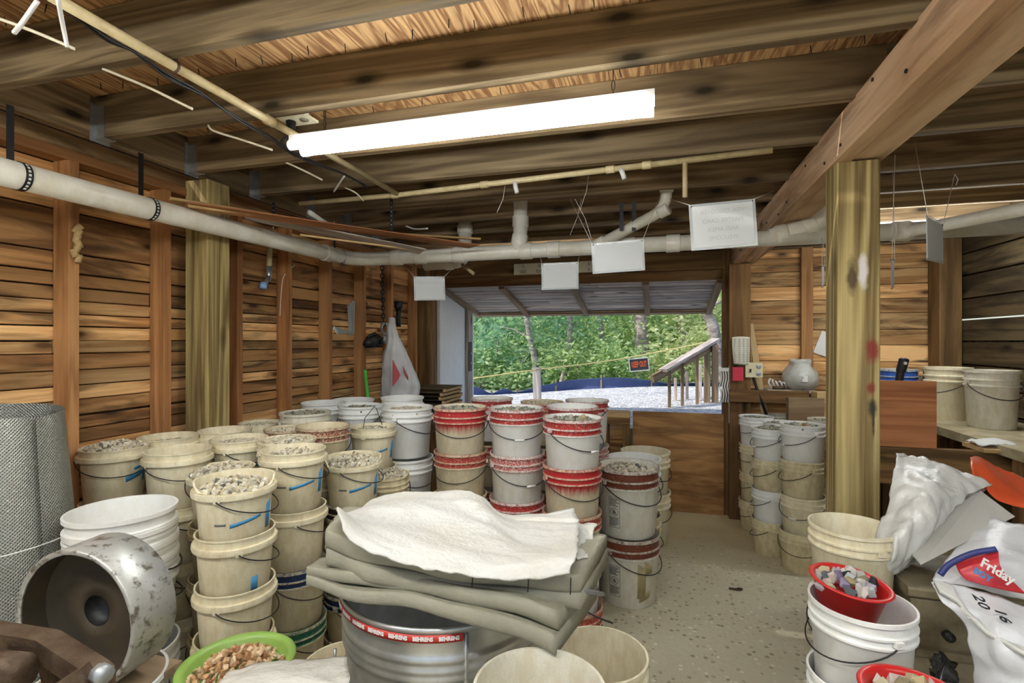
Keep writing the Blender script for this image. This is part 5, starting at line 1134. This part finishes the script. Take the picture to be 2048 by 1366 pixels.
for t in (.70, .86, .96):
    i = int(t * (len(F) - 1)); p = F[i] - o.location; d = (Bk[i] - F[i]).normalized()
    m = MB(); m.tube([p - d * (.004 + .006 * (1 - abs(z) / .04)) + V((0, 0, z)) for z in (.038, .03, .015, .004)], .0014, 5); m.link('stitching', o, m_iron)
m = MB(); m.tube([at(1155, 1180, 1.13), at(1206, 1188, 1.25)], .005, 8); m.link('metal_rod', mat=m_galv, label='thin metal rod poking out of the folded tarps', cat='rod')
rows = [[(700, 1030, 1.48), (760, 1000, 1.50), (870, 983, 1.52), (960, 990, 1.5), (1012, 1026, 1.48), (1145, 1022, 1.46)], [(690, 1034, 1.38), (770, 1008, 1.4), (870, 995, 1.42), (960, 1010, 1.4), (1030, 1052, 1.38), (1155, 1045, 1.36)],
        [(683, 1030, 1.26), (770, 1040, 1.28), (870, 1044, 1.3), (970, 1060, 1.28), (1050, 1084, 1.26), (1155, 1080, 1.24)], [(678, 1022, 1.16), (750, 1070, 1.15), (860, 1098, 1.14), (980, 1118, 1.13), (1070, 1118, 1.12), (1152, 1116, 1.11)], [(690, 1052, 1.11), (740, 1095, 1.09), (850, 1135, 1.072), (960, 1152, 1.062), (1060, 1155, 1.062), (1140, 1138, 1.07)]]
wb_ = empty('woven_bag', at(900, 1050, 1.3), label='empty white woven poly bag lying on the folded tarps', cat='bag'); b0 = wb_.location.copy()
m = sheet_mesh([[at(*p) - b0 + V((0, 0, .012 if r is not rows[-1] else 0)) for p in r] for r in rows], 9, .004, .012, 5, .005, 15, edge=.006, seed=4, st=(.6, 1.3, 1)); m.link('bag_cloth', wb_, m_bag)
m = sheet_mesh([[at(*p) - b0 for p in r] for r in ([(1138, 1030, 1.45), (1165, 1042, 1.44), (1192, 1045, 1.42)], [(1145, 1070, 1.34), (1168, 1080, 1.33), (1185, 1085, 1.34)], [(1150, 1112, 1.2), (1165, 1118, 1.2), (1172, 1112, 1.22)])], 6, .004, .006, 14, .003, 40, edge=.01, seed=6); m.link('torn_corner', wb_, m_bag)

# pails in front
stack(-.211, .941, .885, .25, ['offwhite', 'cream', 'dirty', 'cream'], 'in front of the drooping tarp end', 'pails in front of the tub', None, 0, 'ribbed', 1.2, 'empty off-white pail', top_bail=False)
stack(-.172, 1.603, .571, .30, ['cream', 'dirty'], 'on the floor beyond the drooping tarp', 'pails in front of the tub', (2, m_gravel3), .62, 'ribbed', 1.5, 'cream pail with glassy chips', top_bail=False)
stack(-.973, 1.454, .492, .26, ['cream', 'dirty'], 'between green bowl and tub', 'pails in front of the tub', None, 0, 'ribbed', 1, 'empty cream pail', top_bail=False)
stack(-.70, .83, .84, .25, ['cream', 'dirty', 'cream', 'dirty'], 'under the crumpled film', 'pails in front of the tub', None, 0, 'ribbed', 1, 'cream pail', top_bail=False)
m = sheet_mesh([[at(*p) for p in r] for r in ([(452, 1342, 1.12), (520, 1322, 1.13), (590, 1318, 1.12), (692, 1312, 1.08)], [(440, 1362, 1.02), (520, 1345, 1.03), (600, 1342, 1.02), (700, 1350, 1.0)], [(425, 1392, .94), (520, 1380, .93), (600, 1385, .93), (700, 1392, .93)], [(420, 1420, .9), (520, 1430, .87), (600, 1430, .87), (705, 1425, .88)])], 7, .003, .008, 8, .003, 22, edge=.005, seed=9)
m.link('plastic_film', mat=m_poly, label='crumpled white plastic film draped beside the green bowl', cat='film')
m = MB(); m.tube(spline([at(1165, 1218, 1.75), at(1195, 1235, 1.72), at(1225, 1246, 1.66)], 5), .003, 5); m.link('bent_wire', mat=m_wire, label='bent black wire beyond the tarp end', cat='wire')

# ------------------------------------------------------------------ pile by the painted post
stack(.531, 1.592, .831, .25, ['white', 'white', 'offwhite', 'white'], 'holding the red bowl of stones', 'white pails by the painted post', None, 0, 'ribbed', -.9, 'white pail')
stack(.615, 1.925, .93, .25, ['cream', 'white', 'offwhite', 'white'], 'between red bowl and painted post', 'white pails by the painted post', None, 0, 'ribbed', -.9, 'cream pail', top_bail=False)
bowl('red_bowl', 'red plastic bowl of large mixed stones sunk in the white pail', (.505, 1.625, .872), .098, .10, m_redbowl, (.06, .10), 'red bowls of stones')
names = ['pale rose stone', 'purple amethyst chunk', 'ochre green stone', 'glassy black stone', 'whitish stone', 'pinkish stone']
SM = [m_stoneA, m_stoneC, m_stoneB, m_stoneD, m_stoneA, m_stoneA]
stones((.505, 1.625, .858), .078, 26, .017, .026, .018, SM, [n_ + ' in the red bowl on the white pail' for n_ in names], 'stones in the red bowl', 8)
p2 = at(1835, 1392, 1.10); bowl('red_bowl', 'red plastic bowl of pale stones low by the clear feed bag', p2, .11, .09, m_redbowl, (0, .05), 'red bowls of stones')
stones((p2.x, p2.y, p2.z - .012), .085, 18, .02, .03, .02, [m_stoneA, m_stoneB], ['pale stone in the lower red bowl', 'greenish ochre stone in the lower red bowl'], 'stones in the lower red bowl', 9)
stack(p2.x, p2.y, p2.z - .085, .22, ['offwhite', 'dirty', 'cream', 'dirty'], 'under the lower red bowl', 'pails under bowls', None, 0, 'ribbed', .2, 'off-white pail', top_bail=False)
cab = empty('grimy_cabinet', (1.03, 1.97, 0), label='grimy tan metal cabinet under the heap of bags', cat='cabinet'); mc = plain('grimy_tan_steel', (.25, .21, .13), .6, .2, var=.3, ns=5, dirt=(.09, .065, .03), damt=.9, dscale=6, bump=.2, bscale=20)
m = MB(); m.box((0, 0, .38), (.58, .29, .76), ch=.012); m.link('body', cab, mc); m = MB(); m.box((0, 0, .775), (.60, .31, .03), ch=.006); m.link('top_lid', cab, mc); m = MB(); m.box((0, -.152, .60), (.56, .012, .02)); m.link('rim_strip', cab, mc)
m = MB(); m.tube([(-.2, -.15, .66), (-.2, -.17, .66)], .014, 10); m.link('knob', cab, m_iron)
def sh(name, label, rows, mat, cat='bag', n=7, th=.003, amp=.008, fr=7, a2=.003, f2=22, ed=.004, seed=1, par=None, part=None, st=(1, 1, 1)):
    if par is None: par = empty(name, at(*rows[len(rows) // 2][len(rows[0]) // 2]), label=label, cat=cat)
    b0 = par.location; m = sheet_mesh([[at(*p) - b0 for p in r] for r in rows], n, th, amp, fr, a2, f2, edge=ed, seed=seed, st=st); m.link(part or 'film', par, mat); return par
pb_ = sh('poly_bag', 'crumpled white poly bag slumped against the painted post', [[(1797, 907, 1.85), (1850, 915, 1.85), (1915, 935, 1.8), (1990, 963, 1.75)], [(1783, 960, 1.75), (1840, 965, 1.68), (1895, 980, 1.66), (1955, 985, 1.7)], [(1768, 1010, 1.70), (1825, 1020, 1.60), (1875, 1025, 1.60), (1912, 1030, 1.66)],
   [(1748, 1065, 1.66), (1795, 1075, 1.56), (1845, 1075, 1.58), (1878, 1068, 1.64)], [(1737, 1120, 1.64), (1780, 1132, 1.56), (1820, 1125, 1.58), (1843, 1108, 1.62)], [(1745, 1128, 1.66), (1775, 1154, 1.60), (1805, 1150, 1.61), (1830, 1130, 1.64)]], m_poly, n=12, amp=.014, fr=8, a2=.005, f2=22, seed=3, st=(1.2, 1.2, .4))
sh('', '', [[(1797, 907, 1.86), (1850, 918, 1.89), (1990, 965, 1.78)], [(1785, 1000, 1.8), (1850, 1010, 1.82), (1925, 1020, 1.75)], [(1745, 1120, 1.7), (1790, 1140, 1.72), (1840, 1115, 1.68)]], m_poly, par=pb_, part='back_film', seed=5, ed=.006)
q = [at(1962, 982, 1.74), at(2030, 1033, 1.66), at(1843, 1129, 1.54), at(1795, 1075, 1.66)]
gs = empty('grey_panel', (q[0] + q[2]) / 2, label='stiff grey board tilted between the poly bag and the printed bag', cat='board'); nn = (q[1] - q[0]).cross(q[2] - q[0]).normalized() * .004; b0 = gs.location
v = [p - b0 for p in q]; m = MB(); m.add(v + [p + nn for p in v], [(0, 3, 2, 1), (4, 5, 6, 7), (0, 1, 5, 4), (1, 2, 6, 5), (2, 3, 7, 6), (3, 0, 4, 7)]); m.link('board_face', gs, m_gray)
ob = sh('orange_bag', 'bright orange vinyl bag folded on top of the heap', [[(1940, 912, 1.95), (1960, 912, 1.98), (2000, 935, 1.95), (2080, 965, 1.9)], [(1943, 925, 1.85), (1975, 930, 1.86), (2010, 955, 1.85), (2080, 985, 1.82)], [(1950, 960, 1.78), (1985, 975, 1.76), (2020, 990, 1.75), (2085, 1010, 1.74)], [(1968, 970, 1.76), (1990, 995, 1.74), (2020, 1008, 1.73), (2085, 1025, 1.72)]], m_orange, n=6, amp=.006, seed=8, ed=0)
pg = sh('printed_bag', 'white plastic bag with red and blue printed panel', [[(1935, 1060, 1.66), (1975, 1038, 1.66), (2020, 1040, 1.62), (2085, 1060, 1.58)], [(1915, 1085, 1.60), (1960, 1080, 1.56), (2010, 1085, 1.52), (2085, 1095, 1.5)], [(1870, 1145, 1.52), (1930, 1135, 1.48), (1990, 1120, 1.44), (2085, 1135, 1.42)], [(1865, 1160, 1.5), (1930, 1170, 1.45), (2000, 1190, 1.42), (2090, 1210, 1.40)]], m_clear, n=7, amp=.008, seed=12)
pr_ = sh('', '', [[(1908, 1122, 1.475), (1950, 1108, 1.45), (1995, 1100, 1.42)], [(1918, 1145, 1.45), (1960, 1140, 1.42), (2005, 1140, 1.395)], [(1932, 1160, 1.435), (1985, 1175, 1.40), (2055, 1190, 1.38)]], m_red, par=pg, part='red_panel', seed=13, amp=.004, ed=.0)
m = MB(); m.tube(spline([at(1880, 1150, 1.47), at(1900, 1128, 1.465), at(1945, 1107, 1.44), at(1993, 1098, 1.415)], 5), .008, 6); m.v = [tuple(V(v) - pg.location) for v in m.v]; m.link('blue_border', pg, plain('navy_print', (.02, .03, .16), .4))
dirx = (at(2030, 1175, 1.38) - at(1968, 1138, 1.40)); Rt = frame_from(dirx, V((S_, -C_, .25)))
for tx, px, py, sz, mt in (('BOY', 1965, 1150, .022, m_blue), ('Friday', 1995, 1143, .034, m_white)):
    link('lettering', text_mesh(tx, sz, bold=.001), pg, at(px, py, 1.375) - pg.location, Rt.to_euler(), mat=mt)
fbg = sh('feed_bag', 'white feed bag with black marker numbers hanging over the cabinet', [[(1862, 1158, 1.46), (1920, 1165, 1.43), (1985, 1185, 1.38), (2085, 1215, 1.33)], [(1885, 1205, 1.40), (1935, 1215, 1.36), (2000, 1235, 1.30), (2085, 1260, 1.26)], [(1925, 1255, 1.36), (1965, 1275, 1.31), (2010, 1300, 1.26), (2090, 1320, 1.22)], [(1935, 1300, 1.34), (1975, 1340, 1.29), (2020, 1360, 1.25), (2090, 1380, 1.21)], [(1945, 1380, 1.33), (1985, 1400, 1.28), (2025, 1410, 1.25), (2090, 1420, 1.21)]], m_clear, n=7, amp=.012, fr=9, seed=15)
sh('', '', [[(1868, 1162, 1.44), (1905, 1170, 1.42), (1940, 1225, 1.36), (2060, 1300, 1.24)], [(1880, 1180, 1.41), (1915, 1200, 1.38), (1965, 1250, 1.31), (2065, 1318, 1.21)]], m_poly, par=fbg, part='rolled_cuff', seed=16, th=.012, ed=0)
Rt = frame_from(at(2030, 1290, 1.26) - at(1975, 1205, 1.36), V((S_, -C_, .35)))
for tx, px, py in (('20', 1962, 1204), ('16', 2005, 1232)): link('lettering', text_mesh(tx, .04, bold=.0005), fbg, at(px, py, 1.29) - fbg.location, Rt.to_euler(), mat=m_ink)
sh('black_bag', 'crumpled black plastic bag on the floor side of the cabinet', [[(1845, 1300, 1.45), (1880, 1290, 1.42), (1925, 1320, 1.4)], [(1850, 1335, 1.38), (1885, 1330, 1.34), (1925, 1350, 1.34)], [(1850, 1390, 1.34), (1885, 1400, 1.3), (1935, 1400, 1.3)]], plain('black_film', (.015, .015, .016), .25, var=.3), amp=.02, fr=16, a2=.008, f2=40, seed=18)
# litter on the floor
for px, py, lb in ((1508, 1066, 'small white paper scrap on the concrete by the cream stack'), (1500, 1015, 'tiny white paper scrap beside the jamb post')):
    p = atZ(px, py, .005); m = MB(); m.box((0, 0, 0), (.05, .03, .002), M.Rotation(.3, 3, 'Y')); m.link('paper_scrap', mat=m_white, loc=p, label=lb, cat='paper')
p = atZ(1470, 1178, .006); m = MB(); m.box((0, 0, 0), (.07, .02, .004)); m.box((.03, .012, 0), (.03, .02, .004)); m.link('brown_leaf', mat=m_rustm, loc=p, label='dry reddish brown leaf lying on the concrete', cat='leaf')
